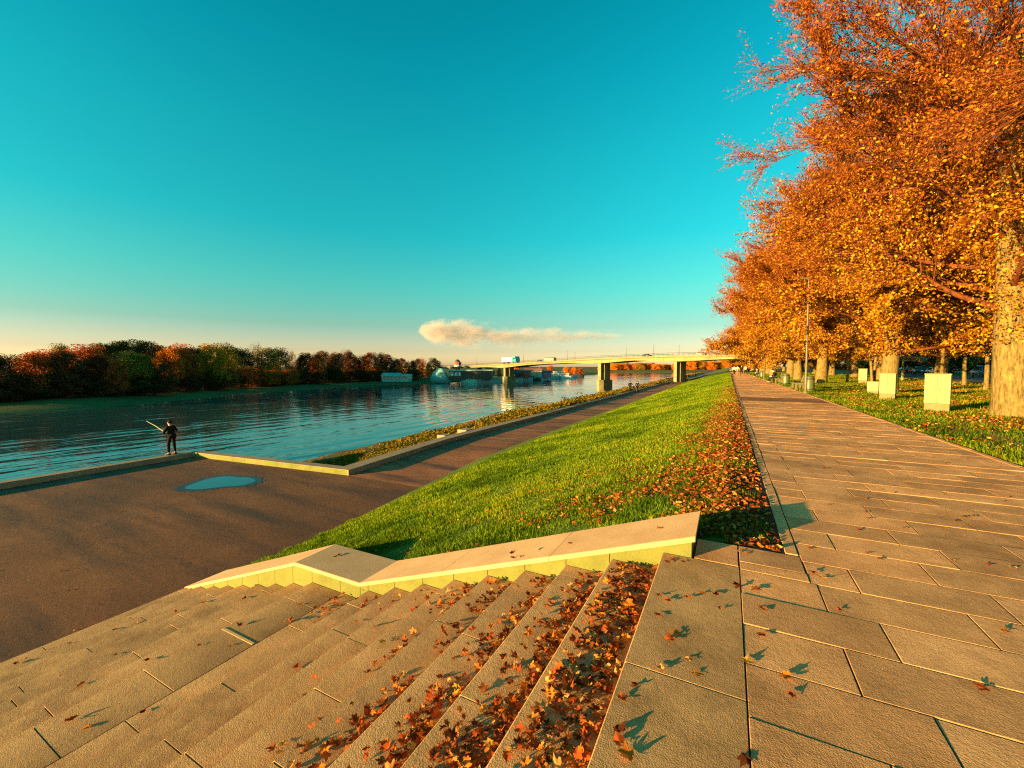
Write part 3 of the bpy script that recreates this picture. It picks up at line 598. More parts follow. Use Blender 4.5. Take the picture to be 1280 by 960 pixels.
for i in range(26):          # the long brown stretch and the thinner end by the bridge
    px = 384+i*6.6; p = spot(px, edge_dist(px)+16+g_.uniform(0, 22)); zb = -3.9; top = (441 if px < 470 else 444 if px < 500 else 450)+g_.uniform(-2, 6); h = 1.6+(458-top)/519*depth(p)-zb
    far_tree((4, 3, 1)[i % 3], ('brown', 'brown', 'rust', 'brown', 'green')[i % 5], (p.x, p.y, zb), h, i*1.3, wide=1.1)
lowl = 'small rust red tree in the low sunlit row before the far wood'
for i, px in enumerate((288, 298, 310, 322, 334, 345, 358, 368)):
    p = spot(px, edge_dist(px)+11); zb = -4.3; h = 1.6+(458-(461+2*math.sin(i*2.2)))/519*depth(p)-zb
    far_tree(0 if i % 2 else 2, 'orange' if i in (4, 5, 7) else 'rust', (p.x, p.y, zb), h, i, lowl, 'low row of small rust red trees on the far bank', .9)
for i in range(46):          # undergrowth between the trunks
    px = -70+i*13.0+g_.uniform(-4, 4)
    if 556 < px: break
    p = spot(px, edge_dist(px)+g_.uniform(12, 18)); far_tree((4, 2)[i % 2], ('brown', 'green', 'brown')[i % 3], (p.x, p.y, -4.6), g_.uniform(3.4, 5.2), i*2.0, 'low dark bush at the foot of the far wood', 'bushes at the foot of the far wood', 1.9, 'bush', 'bush')
for i, px in enumerate((30, 82)):
    p = spot(px, edge_dist(px)+9); mb = MB(); mb.tube([(0, 0, -.5), (.05, 0, 2.2), (-.1, .1, 4.6)], [.09, .08, .05], 6)
# wood beyond the bridge, across the bend
for i in range(64):
    px = 752+i*3.0+g_.uniform(-1, 1); dd = 520+g_.uniform(8, 40); a = math.atan((px-640)/519); p = spot(px, dd/math.cos(a)); h = g_.uniform(8, 11.5)+(3 if px > 850 else 0)
    far_tree((0, 2, 4)[i % 3], ('orange', 'gold', 'orange', 'rust', 'orange')[i % 5], (p.x, p.y, -5.0), h, i*1.1, 'sunlit orange tree in the distant wood seen under the bridge', 'orange trees of the distant wood beyond the bridge', 1.5)

# ------------------------------------------------------------------ promenade furniture
def cabinet(x, y, w, h, d, label, rz=0.0, doors=2):
    t = thing('utility_cabinet', label, 'cabinet', (x, y, -.03), rz, 'electrical cabinets on the verge')
    mb = MB(); mb.box(-w/2+.015, w/2-.015, .012, d-.012, -.1, h*.22, .01); mb.build('plinth', M['plinth'], t)
    mb = MB(); mb.box(-w/2, w/2, .012, d, h*.22+.004, h-.04, .006); mb.build('body', M['cabinet'], t)
    for k in range(doors):
        a = -w/2+w*k/doors+.008; b = -w/2+w*(k+1)/doors-.006
        mb = MB(); mb.box(a, b, -.006, .010, h*.22+.012, h-.05, .003); dr = mb.build('door', M['cabinet'], t)
        mb = MB(); mb.box(b-.05 if k == 0 else a+.02, b-.025 if k == 0 else a+.045, -.022, -.006, h*.55, h*.64, .004); mb.build('handle', M['steel'], dr)
    mb = MB(); mb.loft([[(-w/2-.015, -.015, h-.038), (w/2+.015, -.015, h-.038), (w/2+.015, d+.015, h-.038), (-w/2-.015, d+.015, h-.038)], [(-w/2-.015, -.015, h-.015), (w/2+.015, -.015, h-.015), (w/2+.015, d+.015, h-.015), (-w/2-.015, d+.015, h-.015)], [(-w/2+.02, .02, h), (w/2-.02, .02, h), (w/2-.02, d-.02, h), (-w/2+.02, d-.02, h)]], True); mb.build('lid', M['cabinet'], t)
    return t
RZC = R(-22)
cabinet(6.62, 20.1, .66, 1.38, .40, 'largest pale yellow two-door cabinet on a plinth, beside the huge linden', RZC)
cabinet(6.95, 26.6, .60, 1.30, .38, 'middle pale yellow two-door cabinet with a smaller box behind its left side', RZC)
cabinet(7.55, 31.4, .52, .75, .30, 'lowest pale yellow cabinet, a small single box peeping out behind the middle cabinet', RZC, 1)
cabinet(11.35, 50.4, .64, 1.42, .35, 'far pale yellow cabinet with one plain door standing by the second-row lindens', RZC, 1)

def lamp(x, y, h, label, kind='steel', r=.075):
    t = thing('street_lamp', label, 'street lamp', (x, y, 0), 0, 'lamp posts')
    mb = MB(); mb.lathe([(r*1.5, -.1), (r*1.5, .05), (r*1.15, .09), (r*1.1, .9), (r*.9, .95), (r*.6, h-.05), (r*.6, h)], 14); mb.build('pole', M[kind], t, True)
    mb = MB(); mb.box(r*.9, r*1.06, -.05, .05, .35, .75, .004); mb.build('hatch', M[kind], t)
    mb = MB(); mb.tube([(0, 0, h-.02), (0, 0, h+.08), (-.06, 0, h+.12)], .025, 8); mb.build('arm', M[kind], t, True)
    mb = MB(); mb.loft([[(-.04+dx*s, dy*s, h+.14+dz) for dx, dy in ((.1, -.09), (.1, .09), (-.38, .11), (-.38, -.11))] for s, dz in ((.8, -.03), (1, 0), (1, .03), (.6, .07))], True); mb.build('lamp_head', M['steel'], t)
    return t
lamp(4.17, 30.4, 6.7, 'tall olive lamp post beside the nearest litter bin'); lamp(3.95, 60, 5.1, 'second olive lamp post along the promenade, beside the seated people')
lamp(3.75, 95, 5.2, 'third lamp post along the promenade, thin and pale before the orange row'); lamp(3.75, 130, 5.2, 'farthest lamp post of the promenade, hair-thin among the orange crowns')
lamp(17.9, 63.5, 8.4, 'pale lamp post at the edge of the road, standing left of the ringed trunk', 'cabinet', .12)

def bin_(x, y, label):
    t = thing('litter_bin', label, 'litter bin', (x, y, 0), 0, 'litter bins by the benches')
    mb = MB(); mb.lathe([(.26, -.05), (.28, .04), (.29, .10), (.29, .84), (.27, .87), (.25, .87), (.24, .6)], 24); mb.build('body', M['bin'], t, True)
    mb = MB(); mb.lathe([(.295, .10), (.305, .11), (.305, .15), (.295, .16)], 24); mb.lathe([(.295, .76), (.305, .77), (.305, .82), (.295, .83)], 24); mb.build('bands', M['dark'], t, True)
    mb = MB(); mb.lathe([(.26, .875), (.275, .90), (.22, .965), (.05, .985)], 24); mb.build('lid', M['bin'], t, True)
    return t
bin_(4.62, 32.4, 'nearest round dark green litter bin, right beside the olive lamp post'); bin_(4.45, 43, 'second round green litter bin, between the two benches'); bin_(4.25, 68.5, 'far round green litter bin beyond the seated people')
def bench(x, y, label, rz=0):
    t = thing('park_bench', label, 'bench', (x, y, 0), rz, 'benches along the promenade')
    for sx in (-.85, .85):
        mb = MB(); mb.prism([(-.28, 0), (-.16, 0), (-.16, .36), (.16, .36), (.16, 0), (.28, 0), (.30, .42), (-.28, .42)], 'x', sx-.05, sx+.05); mb.build('leg', M['bench'], t)
    mb = MB()
    for k in range(5): mb.box(-1.0, 1.0, -.27+k*.105, -.185+k*.105, .424, .46, .006)
    mb.build('seat', M['wood'], t)
    mb = MB()
    for k in range(3):
        yy = .29+.04*k; zz = .54+.13*k; mb.loft([[(-1.0, yy, zz), (1.0, yy, zz), (1.0, yy+.03, zz-.01), (-1.0, yy+.03, zz-.01)], [(-1.0, yy+.03, zz+.1), (1.0, yy+.03, zz+.1), (1.0, yy+.06, zz+.09), (-1.0, yy+.06, zz+.09)]], True)
    for sx in (-.8, .8): mb.tube([(sx, .27, .44), (sx, .42, .95)], .02, 6)
    mb.build('backrest', M['wood'], t); return t
BR = R(-90)
bench(4.35, 35, 'nearest empty park bench between the lamp post and the second bin', BR); bench(4.2, 47, 'second park bench with people sitting at its far end', BR); bench(4.15, 72, 'far park bench with dark figures beyond the second lamp post', BR)

# cars and houses beyond the road
def car(x, y, rz, paint, label, L=4.3, H=1.48):
    t = thing('parked_car', label, 'car', (x, y, .02), rz, 'cars parked along the road'); W = .86; k = H/1.48
    side = [(-L/2, .35), (-L/2+.02, .72), (-L/2+.25, .86), (-L*.24, .93), (-L*.10, 1.42*k), (L*.20, 1.46*k), (L*.36, 1.02), (L/2-.08, .92), (L/2, .62), (L/2-.03, .32)]
    n = len(side); rings = []
    for u, ins in ((-1, .10), (-.93, .02), (.93, .02), (1, .10)):
        rings.append([(px*(1-ins*.12), u*W*(1-.16*max(0, (pz-.92)/.55)), .35+(pz-.35)*(1-ins*.25)) for px, pz in side])
    mb = MB(); mb.loft(rings, True); mb.build('body', M['car_'+paint], t, True)
    mb = MB()
    for sgn in (-1, 1):
        yy = sgn*(W*1.004)
        mb.loft([[(-L*.22, yy*.98, .96), (L*.33, yy*.98, .99), (L*.19, yy*.875, 1.38*k), (-L*.09, yy*.875, 1.35*k)], [(-L*.22, yy*.995, .96), (L*.33, yy*.995, .99), (L*.19, yy*.89, 1.38*k), (-L*.09, yy*.89, 1.35*k)]], True)
    mb.loft([[(-L*.245, -.7, .95), (-L*.245, .7, .95), (-L*.11, .62, 1.40*k), (-L*.11, -.62, 1.40*k)], [(-L*.255, -.7, .97), (-L*.255, .7, .97), (-L*.12, .62, 1.42*k), (-L*.12, -.62, 1.42*k)]], True)
    mb.build('windows', M['glass'], t)
    for sx in (-.31, .31):
        for sy in (-1, 1):
            mb = MB(); mb.loft([[(sx*L+.31*math.cos(a), sy*.80+o, .31+.31*math.sin(a)) for a in np.linspace(0, 6.283, 17)[:-1]] for o in (-.09, .09)], True); w = mb.build('wheel', M['rubber'], t)
            mb = MB(); mb.loft([[(sx*L+.19*math.cos(a), sy*.80+o, .31+.19*math.sin(a)) for a in np.linspace(0, 6.283, 13)[:-1]] for o in (-.1, .1)], True); mb.build('rim', M['steel'], w)
    for sy in (-.6, .6):
        mb = MB(); mb.box(-L/2-.01, -L/2+.08, sy-.14, sy+.14, .66, .78, .01); mb.build('headlight', M['white'], t)
    return t
Q = R(90)
car(34.6, 121, 0, 'red', 'small red car parked by the road beyond the dark forked linden'); car(34.0, 104, Q, 'silver', 'pale silver car parked by the road left of the ringed trunk'); car(34.2, 88, Q, 'navy', 'dark blue van-like car parked just right of the ringed trunk', 4.7, 1.75)
car(34.2, 79, Q, 'black', 'black car parked beyond the thin young tree', 4.4, 1.5); car(34.2, 72.5, Q, 'blue', 'blue car parked at the right, before the huge linden hides the road', 4.5, 1.6); car(34.4, 112, Q, 'black', 'black car parked behind the pale lamp post', 4.4, 1.55)
car(34.2, 133, Q, 'navy', 'dark blue car parked farthest down the road behind the second-row trunks', 4.4, 1.5); car(34.2, 65, Q, 'navy', 'navy car parked nearest along the road, beside the trunk of the huge linden', 4.4, 1.6)

def house(x, y, L, Dp, H, floors, wall, roofm, label, rz=0, nwin=8, roof_h=3.0, cat='building', z=0):
    t = thing('apartment_house', label, cat, (x, y, z), rz)
    mb = MB(); mb.box(0, Dp, 0, L, -.5, H); mb.build('wall', M[wall], t)
    mb = MB(); mb.prism([(-.5, H+.01), (Dp+.5, H+.01), (Dp/2, H+roof_h)], 'y', -.4, L+.4); rf = mb.build('roof', M[roofm], t)
    mb = MB(); mb.box(Dp*.55, Dp*.55+.9, L*.3, L*.3+.9, H+roof_h*.3, H+roof_h+.9); mb.build('chimney', M['brickred'], rf)
    for f in range(floors):
        for k in range(nwin):
            yy = (k+.5)*L/nwin; zz = 1.0+f*(H/floors)
            mb = MB(); mb.box(-.06, -.003, yy-.62, yy+.62, zz, zz+1.6, .01); w = mb.build('window', M['white'], t)
            mb = MB()
            for a, b in ((-.54, -.03), (.03, .54)): mb.box(-.075, -.062, yy+a, yy+b, zz+.08, zz+1.52)
            mb.build('pane', M['glass'], w)
    return t
house(52, 60, 44, 13, 7.2, 2, 'plaster', 'roofred', 'long pale two-storey house behind the parked cars, right of the ringed trunk', 0, 10)
house(54, 118, 40, 13, 10, 3, 'plaster', 'roofred', 'pale three-storey house glimpsed between the second-row trunks', 0, 9)
house(60, 176, 50, 14, 9, 3, 'brickred', 'roofred', 'reddish house far down the road behind the avenue', 0, 10)

for i in range(22):
    y_ = 58+i*12.5; x_ = 44+5*math.sin(i*2.3); far_tree((0, 2, 1)[i % 3], ('olive', 'brown', 'rust', 'olive', 'gold', 'brown')[i % 6], (x_, y_, 0), 8.5+2*math.sin(i*1.7), i*1.9, 'dim autumn street tree beyond the road, behind the parked cars', 'street trees beyond the road', 1.2, 'street_tree')
for i in range(14):
    far_tree(4, ('green', 'brown')[i % 2], (41.5, 56+i*17, 0), 2.4, i*2.1, 'low dark shrub along the far edge of the road', 'shrubs along the road', 2.4, 'shrub', 'shrub')
# ------------------------------------------------------------------ people
def skin_mesh(name, chains, mat, parent, sub=2):
    """chains: list of lists of (x,y,z,r); joined where points coincide; one continuous surface"""
    bm = bmesh.new(); lay = bm.verts.layers.skin.verify(); idx = {}
    def vert(p):
        k = (round(p[0], 3), round(p[1], 3), round(p[2], 3))
        if k not in idx:
            v = bm.verts.new(p[:3]); v[lay].radius = (p[3], p[4] if len(p) > 4 else p[3]); v[lay].use_root = not idx; idx[k] = v
        return idx[k]
    for c in chains:
        vs = [vert(p) for p in c]
        for a, b in zip(vs[:-1], vs[1:]):
            if bm.edges.get((a, b)) is None: bm.edges.new((a, b))
    me = bpy.data.meshes.new(name); bm.to_mesh(me); bm.free(); o = bpy.data.objects.new(name, me); COL.objects.link(o)
    sk = o.modifiers.new('skin', 'SKIN'); sk.use_smooth_shade = True; ss = o.modifiers.new('sub', 'SUBSURF'); ss.levels = sub; ss.render_levels = sub
    dg = bpy.context.evaluated_depsgraph_get(); me2 = bpy.data.meshes.new_from_object(o.evaluated_get(dg)); o.modifiers.clear(); o.data = me2; bpy.data.meshes.remove(me)
    me2.name = name; me2.materials.clear(); me2.materials.append(mat); me2.polygons.foreach_set('use_smooth', np.ones(len(me2.polygons), dtype=bool)); o.parent = parent; return o
POSES = {
 'stand': dict(hip=.93, kl=(.12, -.02, .50), kr=(-.12, .02, .50), fl=(.13, .0, .08), fr=(-.12, .02, .08), el=(.28, .02, 1.14), er=(-.28, .02, 1.14), hl=(.26, -.10, .90), hr=(-.26, -.10, .90), lean=0),
 'walk': dict(hip=.92, kl=(.10, -.20, .50), kr=(-.10, .06, .49), fl=(.10, -.30, .09), fr=(-.10, .34, .13), el=(.28, .12, 1.14), er=(-.28, -.06, 1.14), hl=(.27, .12, .88), hr=(-.27, -.24, .92), lean=-.04),
 'sit': dict(hip=.52, kl=(.14, -.46, .50), kr=(-.14, -.46, .49), fl=(.15, -.50, .08), fr=(-.13, -.56, .08), el=(.27, -.10, .82), er=(-.27, -.10, .82), hl=(.10, -.36, .62), hr=(-.08, -.38, .62), lean=-.16),
 'fish': dict(hip=.94, kl=(.15, -.03, .50), kr=(-.13, .0, .50), fl=(.17, .0, .08), fr=(-.15, .03, .08), el=(.30, -.12, 1.14), er=(-.36, -.04, 1.16), hl=(.10, -.36, 1.10), hr=(-.22, -.34, 1.14), lean=-.06)}
def person(loc, rz, pose, jacket, trousers, label, hair='hair', hat=None, scale=1.0, group=None, hands=False):
    """faces local -Y"""
    t = thing('person', label, 'person', loc, rz, group); t.scale = (scale,)*3; p = POSES[pose]; hz = p['hip']; ln = p['lean']
    ch = (0, ln*.7, hz+.38); nk = (0, ln*1.0, hz+.55); hd = (0, ln*1.25-.02, hz+.70); top = (0, ln*1.3-.015, hz+.79)
    sl_, sr = (.19, ln*.9, hz+.47), (-.19, ln*.9, hz+.47); hl, hr = (.09, 0, hz), (-.09, 0, hz)
    arm = lambda s, e, h, k: [(*ch, .13*k), (*s, .068*k), (*e, .05*k), (*h, .036*k)]
    body = [[(0, 0, hz, .12), (0, ln*.3, hz+.2, .115), (*ch, .13), (*nk, .055), (*hd, .085, .10), (*top, .075, .085)], arm(sl_, p['el'], p['hl'], .9), arm(sr, p['er'], p['hr'], .9)]
    for h, k, f in ((hl, p['kl'], p['fl']), (hr, p['kr'], p['fr'])):
        body.append([(0, 0, hz, .12), (*h, .085), (*k, .055), (*f, .038), (f[0], f[1]-.15, f[2]-.045, .03)])
    for sd, h, e in ((1, p['hl'], p['el']), (-1, p['hr'], p['er'])):
        d = (Vector(h)-Vector(e)).normalized(); q = Vector(h)+d*.08; body.append([(*h, .036*.9), (q.x, q.y, q.z, .035, .02)])
        if hands:
            for u in (-.028, -.009, .009, .028):
                a = q+Vector((0, 0, u)); b = a+d*.05+Vector((sd*-.02, 0, 0)); c = b+Vector((sd*-.035, .02, 0)); body.append([(q.x, q.y, q.z, .035, .02), (a.x, a.y, a.z+.001, .010), (b.x, b.y, b.z, .009), (c.x, c.y, c.z, .007)])
            th = Vector(h)+d*.03; b = th+Vector((sd*-.03, 0, .03)); body.append([(*h, .036*.9), (th.x, th.y, th.z+.012, .012), (b.x, b.y, b.z, .009)])
    skin_mesh('body', body, M['c_skin'], t)
    mb = MB(); fx = hd[1]-.105
    for sx in (-.03, .03): mb.sphere((sx, fx+.018, hd[2]+.02), .012, 6, 5)
    mb.build('eyes', M['c_hair'], t); mb = MB(); mb.sphere((0, fx-.002, hd[2]-.012), (.014, .022, .02), 6, 5); mb.build('nose', M['c_skin'], t)
    jk = [[(0, 0, hz-.06, .165, .13), (0, ln*.3, hz+.2, .15, .12), (ch[0], ch[1], ch[2], .165, .135), (nk[0], nk[1], nk[2]-.02, .075)]]
    for s, e, h in ((sl_, p['el'], p['hl']), (sr, p['er'], p['hr'])):
        w = Vector(e)+(Vector(h)-Vector(e))*.86; jk.append([(ch[0], ch[1], ch[2], .165, .135), (*s, .088), (*e, .066), (w.x, w.y, w.z, .05)])
    skin_mesh('jacket', jk, M['c_'+jacket], t)
    tr = []
    for h, k, f in ((hl, p['kl'], p['fl']), (hr, p['kr'], p['fr'])): tr.append([(0, 0, hz, .135), (*h, .10), (*k, .075), (f[0], f[1], f[2]+.03, .06)])
    skin_mesh('trousers', tr, M['c_'+trousers], t)
    for f in (p['fl'], p['fr']):
        mb = MB(); mb.loft([[(f[0]+a*.05, f[1]+b, f[2]+zz) for a, b in ((-1, .07), (1, .07), (1.05, -.10), (.5, -.19), (-.5, -.19), (-1.05, -.10))] for zz in (-.08, -.04, .0)], True); mb.build('shoe', M['c_shoe'], t, True)
    mb = MB(); mb.sphere((hd[0], hd[1]+.022, hd[2]+.035), (.095, .105, .105), 12, 8); mb.build('hat' if hat else 'hair', M['c_'+(hat or hair)], t, True)
    return t
# the angler on the kerb, with his rod
fz = R(-70)
person((-21.24, 9.0, -2.2), fz, 'fish', 'coal', 'coal', 'person in dark jacket fishing from the kerb at the river\'s edge, seen from behind', 'hair', None, .84, None, True)
hand = Vector((-21.24, 9.0, -2.2))+Matrix.Rotation(fz, 3, 'Z') @ Vector((-.06, -.42, 1.12))*.84
mb = MB(); tip = Vector(spot(181, 18.6/math.cos(math.atan((181-640)/519)))); tip.z = -.86; mb.tube([hand+(hand-tip)*.13, hand, hand.lerp(tip, .5)+Vector((0, 0, .03)), tip], [.030, .028, .020, .012], 6)
rod = empty('fishing_rod', hand); tag(rod, 'pale fishing rod held out over the water by the angler', 'fishing rod')
ro = mb.build('rod', M['cabinet'], None); ro.parent = rod; ro.location = -hand
mb = MB(); mb.sphere((0, 0, 0), (.035, .05, .035), 8, 6); rl = mb.build('reel', M['dark'], rod, True); rl.location = (0, 0, -.05)
# walkers
person((-13.55, 66.0, ZL), R(200), 'stand', 'coal', 'coal', 'left of two dark figures standing against the kerb of the lower path', None or 'hair', 'coal', 1.0)
person((-12.55, 66.6, ZL), R(160), 'walk', 'coal', 'navy', 'right of two dark figures by the kerb of the lower path, mid-stride', 'hair', None, 1.0)
person((-13.1, 65.6, ZL), R(190), 'sit', 'navy', 'coal', 'dark figure crouching low between the two by the kerb', 'hair', None, .9)
for (x, y), ps, j, tr, lb in (((.95, 84), 'walk', 'cream', 'coal', 'walker in a cream coat at the left of the group down the promenade'), ((1.5, 86.5), 'walk', 'cream', 'grey', 'second walker in pale clothes in the group down the promenade'), ((2.1, 85), 'stand', 'coal', 'coal', 'walker in black in the middle of the group down the promenade'),
      ((2.9, 90), 'walk', 'cream', 'coal', 'walker in a light jacket at the right of the group'), ((3.4, 89), 'walk', 'maroon', 'coal', 'walker in a dark red jacket at the right edge of the group')):
    person((x, y, 0), R(170 if x < 2 else 10), ps, j, tr, lb, 'hair', 'brown' if x > 2.5 else None, 1.0, 'walkers far down the promenade')
person((4.07, 47.4, .0), BR, 'sit', 'coal', 'coal', 'person in black leaning forward on the second bench', 'hair', 'coal')
person((4.07, 48.3, .0), BR, 'sit', 'grey', 'navy', 'person in grey beside the one in black on the second bench', 'hair', None)
person((4.02, 71.6, .0), BR, 'sit', 'navy', 'coal', 'dark seated person on the far bench by the far litter bin', 'hair', 'coal')
person((4.02, 72.5, .0), BR, 'sit', 'cream', 'coal', 'pale-coated person on the far bench', 'hair', None)
person((31.0, 108, .02), R(60), 'walk', 'yellow', 'coal', 'person in a yellow jacket beside the parked cars, just right of the pale lamp post', 'hair')
for i, (x, y, ps, lb) in enumerate(((-12.2, 100, 'walk', 'dark walker on the lower path just before the bridge pier'), (-11.6, 103, 'stand', 'dark standing figure beside the bridge pier on the lower path'), (-11.0, 128, 'walk', 'small dark walker beyond the bridge pier'), (-10.6, 134, 'walk', 'smaller dark walker farther beyond the bridge pier'), (-10.2, 160, 'walk', 'tiny dark walker farthest along the lower path'))):
    person((x, y, ZL), R(170+i*20), ps, 'coal', 'navy', lb, 'hair', None, 1.0, 'walkers on the lower path by the bridge')

# ------------------------------------------------------------------ bridge
BU = Vector((-.897, .442, 0)); BN = Vector((.442, .897, 0)); BO = Vector((1, 106.5, 0))
def bt(x): return (1-x)/.897
ztab = sorted([(bt(28), 3.3), (bt(1), 4.15), (bt(-12), 4.35), (bt(-35), 4.05), (bt(-80), 2.55), (bt(-112), 1.6), (bt(-190), .3)])
bz = lambda t: float(np.interp(t, [a for a, _ in ztab], [b for _, b in ztab]))
PI_T = [bt(-12.2), bt(-35), bt(-80)]
def bpt(t, s, z): q = BO+BU*t+BN*s; return (q.x, q.y, z)
br = thing('road_bridge', 'long pale girder bridge over the river on slim twin-column piers', 'bridge', (0, 0, 0))
ts = np.arange(bt(28), bt(-190), 1.5)
def thick(t):
    d = min(abs(t-p) for p in PI_T); return .50+.62*math.exp(-(d/9.0)**2)
mb = MB(); mb.loft([[bpt(t, 0, bz(t)-.35-thick(t)), bpt(t, 0, bz(t)-.36), bpt(t, 8.5, bz(t)-.36), bpt(t, 8.5, bz(t)-.35-thick(t))] for t in ts], True); 
for t in ts[::2]: mb.loft([[bpt(t-.05, -.06, bz(t)-.33-thick(t)), bpt(t+.05, -.06, bz(t)-.33-thick(t)), bpt(t+.05, -.003, bz(t)-.33-thick(t)), bpt(t-.05, -.003, bz(t)-.33-thick(t))], [bpt(t-.05, -.06, bz(t)-.37), bpt(t+.05, -.06, bz(t)-.37), bpt(t+.05, -.003, bz(t)-.37), bpt(t-.05, -.003, bz(t)-.37)]], True)
mb.build('girder', M['bridge'], br)
mb = MB(); mb.loft([[bpt(t, -.7, bz(t)-.35), bpt(t, -.7, bz(t)), bpt(t, 9.2, bz(t)), bpt(t, 9.2, bz(t)-.35)] for t in ts], True); mb.build('deck', M['concrete'], br)
for s_ in (-.55, 9.0):
    mb = MB(); mb.tube([bpt(t, s_, bz(t)+.72) for t in ts[::4]], .035, 4); mb.tube([bpt(t, s_, bz(t)+.40) for t in ts[::4]], .022, 4)
    for t in ts: mb.box(*(lambda q: (q[0]-.03, q[0]+.03, q[1]-.03, q[1]+.03, q[2]-.02, q[2]+.72))(bpt(t, s_, bz(t))))
    mb.build('railing', M['dark'], br)
for k, p in enumerate(PI_T):
    zb = (ZL-.3, ZW-1.5, ZW-1.5)[k]; zt = bz(p)-.36-thick(p)+.05; base = zb+ (0.2 if k == 0 else 3.9); w = .95 if k else .7
    mb = MB()
    if k: mb.loft([[bpt(p-w*1.25, 1.0, z), bpt(p-w*.5, -.2, z), bpt(p+w*.5, -.2, z), bpt(p+w*1.25, 1.0, z), bpt(p+w*1.25, 5.0, z), bpt(p-w*1.25, 5.0, z)] for z in (zb, base+.6)], True)
    for s_ in (.4, 3.2): mb.loft([[bpt(p-w*.62, s_, z), bpt(p+w*.62, s_, z), bpt(p+w*.62, s_+1.5, z), bpt(p-w*.62, s_+1.5, z)] for z in (base if k else zb, zt)], True)
    mb.build('pier', M['pier'], br)
for i, x in enumerate((-4, -16, -17.5, -32, -47, -52, -68, -84, -98)):
    t = bt(x); s_ = (-.3, 8.8)[i % 2]; q = bpt(t, s_, bz(t)); o = thing('bridge_lamp', 'slim dark lamp post on the bridge', 'lamp post', q, 0, 'lamp posts on the bridge')
    mb = MB(); mb.tube([(0, 0, 0), (0, 0, 1.9), (0, 0, 3.0)], [.06, .045, .03], 6); mb.build('pole', M['dark'], o); mb = MB(); mb.tube([(0, 0, 3.0), (.25, .3, 3.06)], .03, 5); mb.build('lamp_head', M['dark'], o)
RB = math.atan2(BU.y, BU.x)
def truck(t):
    q = bpt(t, 2, bz(t)); o = thing('truck', 'lorry with a long cream box and turquoise cab crossing the bridge', 'truck', q, RB+math.pi)
    mb = MB(); mb.box(-4.6, 2.2, -1.2, 1.2, .75, 2.5, .05); mb.build('cargo_box', M['white'], o)
    mb = MB(); mb.loft([[(2.5, -1.1, z), (x, -1.1, z), (x, 1.1, z), (2.5, 1.1, z)] for z, x in ((.5, 4.5), (1.6, 4.5), (2.9, 4.1))], True); cb = mb.build('cab', M['car_cyan'], o)
    mb = MB(); mb.box(2.9, 4.1, -1.13, -1.105, 1.65, 2.4); mb.build('window', M['glass'], cb)
    for x in (-3.6, -2.5, 3.4):
        for s in (-1, 1):
            mb = MB(); mb.loft([[(x+.48*math.cos(a), s*1.05+e, .48+.48*math.sin(a)) for a in np.linspace(0, 6.283, 13)[:-1]] for e in (-.14, .14)], True); mb.build('wheel', M['rubber'], o)
truck(bt(-78))
def bus(t):
    q = bpt(t, 2.2, bz(t)); o = thing('bus', 'pale bus with dark roof crossing the bridge', 'bus', q, RB)
    mb = MB(); mb.box(-4, 4, -1.2, 1.2, .35, 1.25, .05); mb.build('body', M['plaster'], o); mb = MB(); mb.box(-3.95, 3.95, -1.15, 1.15, 1.252, 1.9, .03); mb.build('windows', M['plaster'], o); mb = MB(); mb.box(-4, 4, -1.2, 1.2, 1.902, 2.3, .1); mb.build('roof', M['dark'], o)
    for x in (-2.6, 2.6):
        for s in (-1, 1):
            mb = MB(); mb.loft([[(x+.42*math.cos(a), s*1.08+e, .42+.42*math.sin(a)) for a in np.linspace(0, 6.283, 13)[:-1]] for e in (-.13, .13)], True); mb.build('wheel', M['rubber'], o)
bus(bt(-57)); [o_ for o_ in COL.objects if o_.name == 'bus'][0].scale = (.6,)*3
for x, pt, lb in ((-21, 'black', 'dark car on the bridge left of the pier by the path'), (-62, 'black', 'black car following the bus on the bridge'), (-7, 'silver', 'pale car on the bridge near the orange trees')):
    c = car(0, 0, RB, pt, lb); c.location = bpt(bt(x), 2.2, bz(bt(x))); c['group'] = 'cars on the bridge'; c.name = 'bridge_car'; c.scale = (.58,)*3

# ------------------------------------------------------------------ far bank houses, quay, boats
def at_d(px, dd, z=0): a = math.atan((px-640)/519); p = spot(px, dd/math.cos(a)); return (p.x, p.y, z)
def fdim(dd): return dd/519.0
q = at_d(494, 152, -4.0); t = thing('river_house', 'pale weathered house with low roof at the edge of the far wood', 'house', q, R(27.5)); k = fdim(152)
mb = MB(); mb.box(-17*k, 17*k, 0, 5, 0, 7*k); mb.build('wall', M['teal'], t); mb = MB(); mb.prism([(-.3, 7*k+.01), (5.3, 7*k+.01), (2.5, 11*k)], 'x', -18*k, 5*k); mb.build('roof', M['teal'], t)
mb = MB(); mb.prism([(-.3, 7*k+.01), (5.3, 7*k+.01), (2.5, 9.5*k)], 'x', 6*k, 18*k); mb.build('roof', M['teal'], t)
for i in range(7):
    x = (-14+i*4.6)*k; mb = MB(); mb.box(x-.35, x+.35, -.05, -.003, .9, 1.7); mb.build('window', M['glass'], t)
q = at_d(582, 178, -2.6); k = fdim(178); t = thing('pavilion', 'long low riverside pavilion with flat turquoise roof and glazed front', 'building', q, R(27.5))
mb = MB(); mb.box(-21*k, 33*k, .3, 8, -1.5, 6.0*k); mb.build('wall', M['dark'], t)
mb = MB(); mb.loft([[(-24*k, -1, 6.0*k), (34*k, -1, 6.9*k), (34*k, 8.5, 6.9*k), (-24*k, 8.5, 6.0*k)], [(-24*k, -1, 7.8*k), (34*k, -1, 8.2*k), (34*k, 8.5, 8.2*k), (-24*k, 8.5, 7.8*k)]], True); mb.build('roof', M['teal'], t)
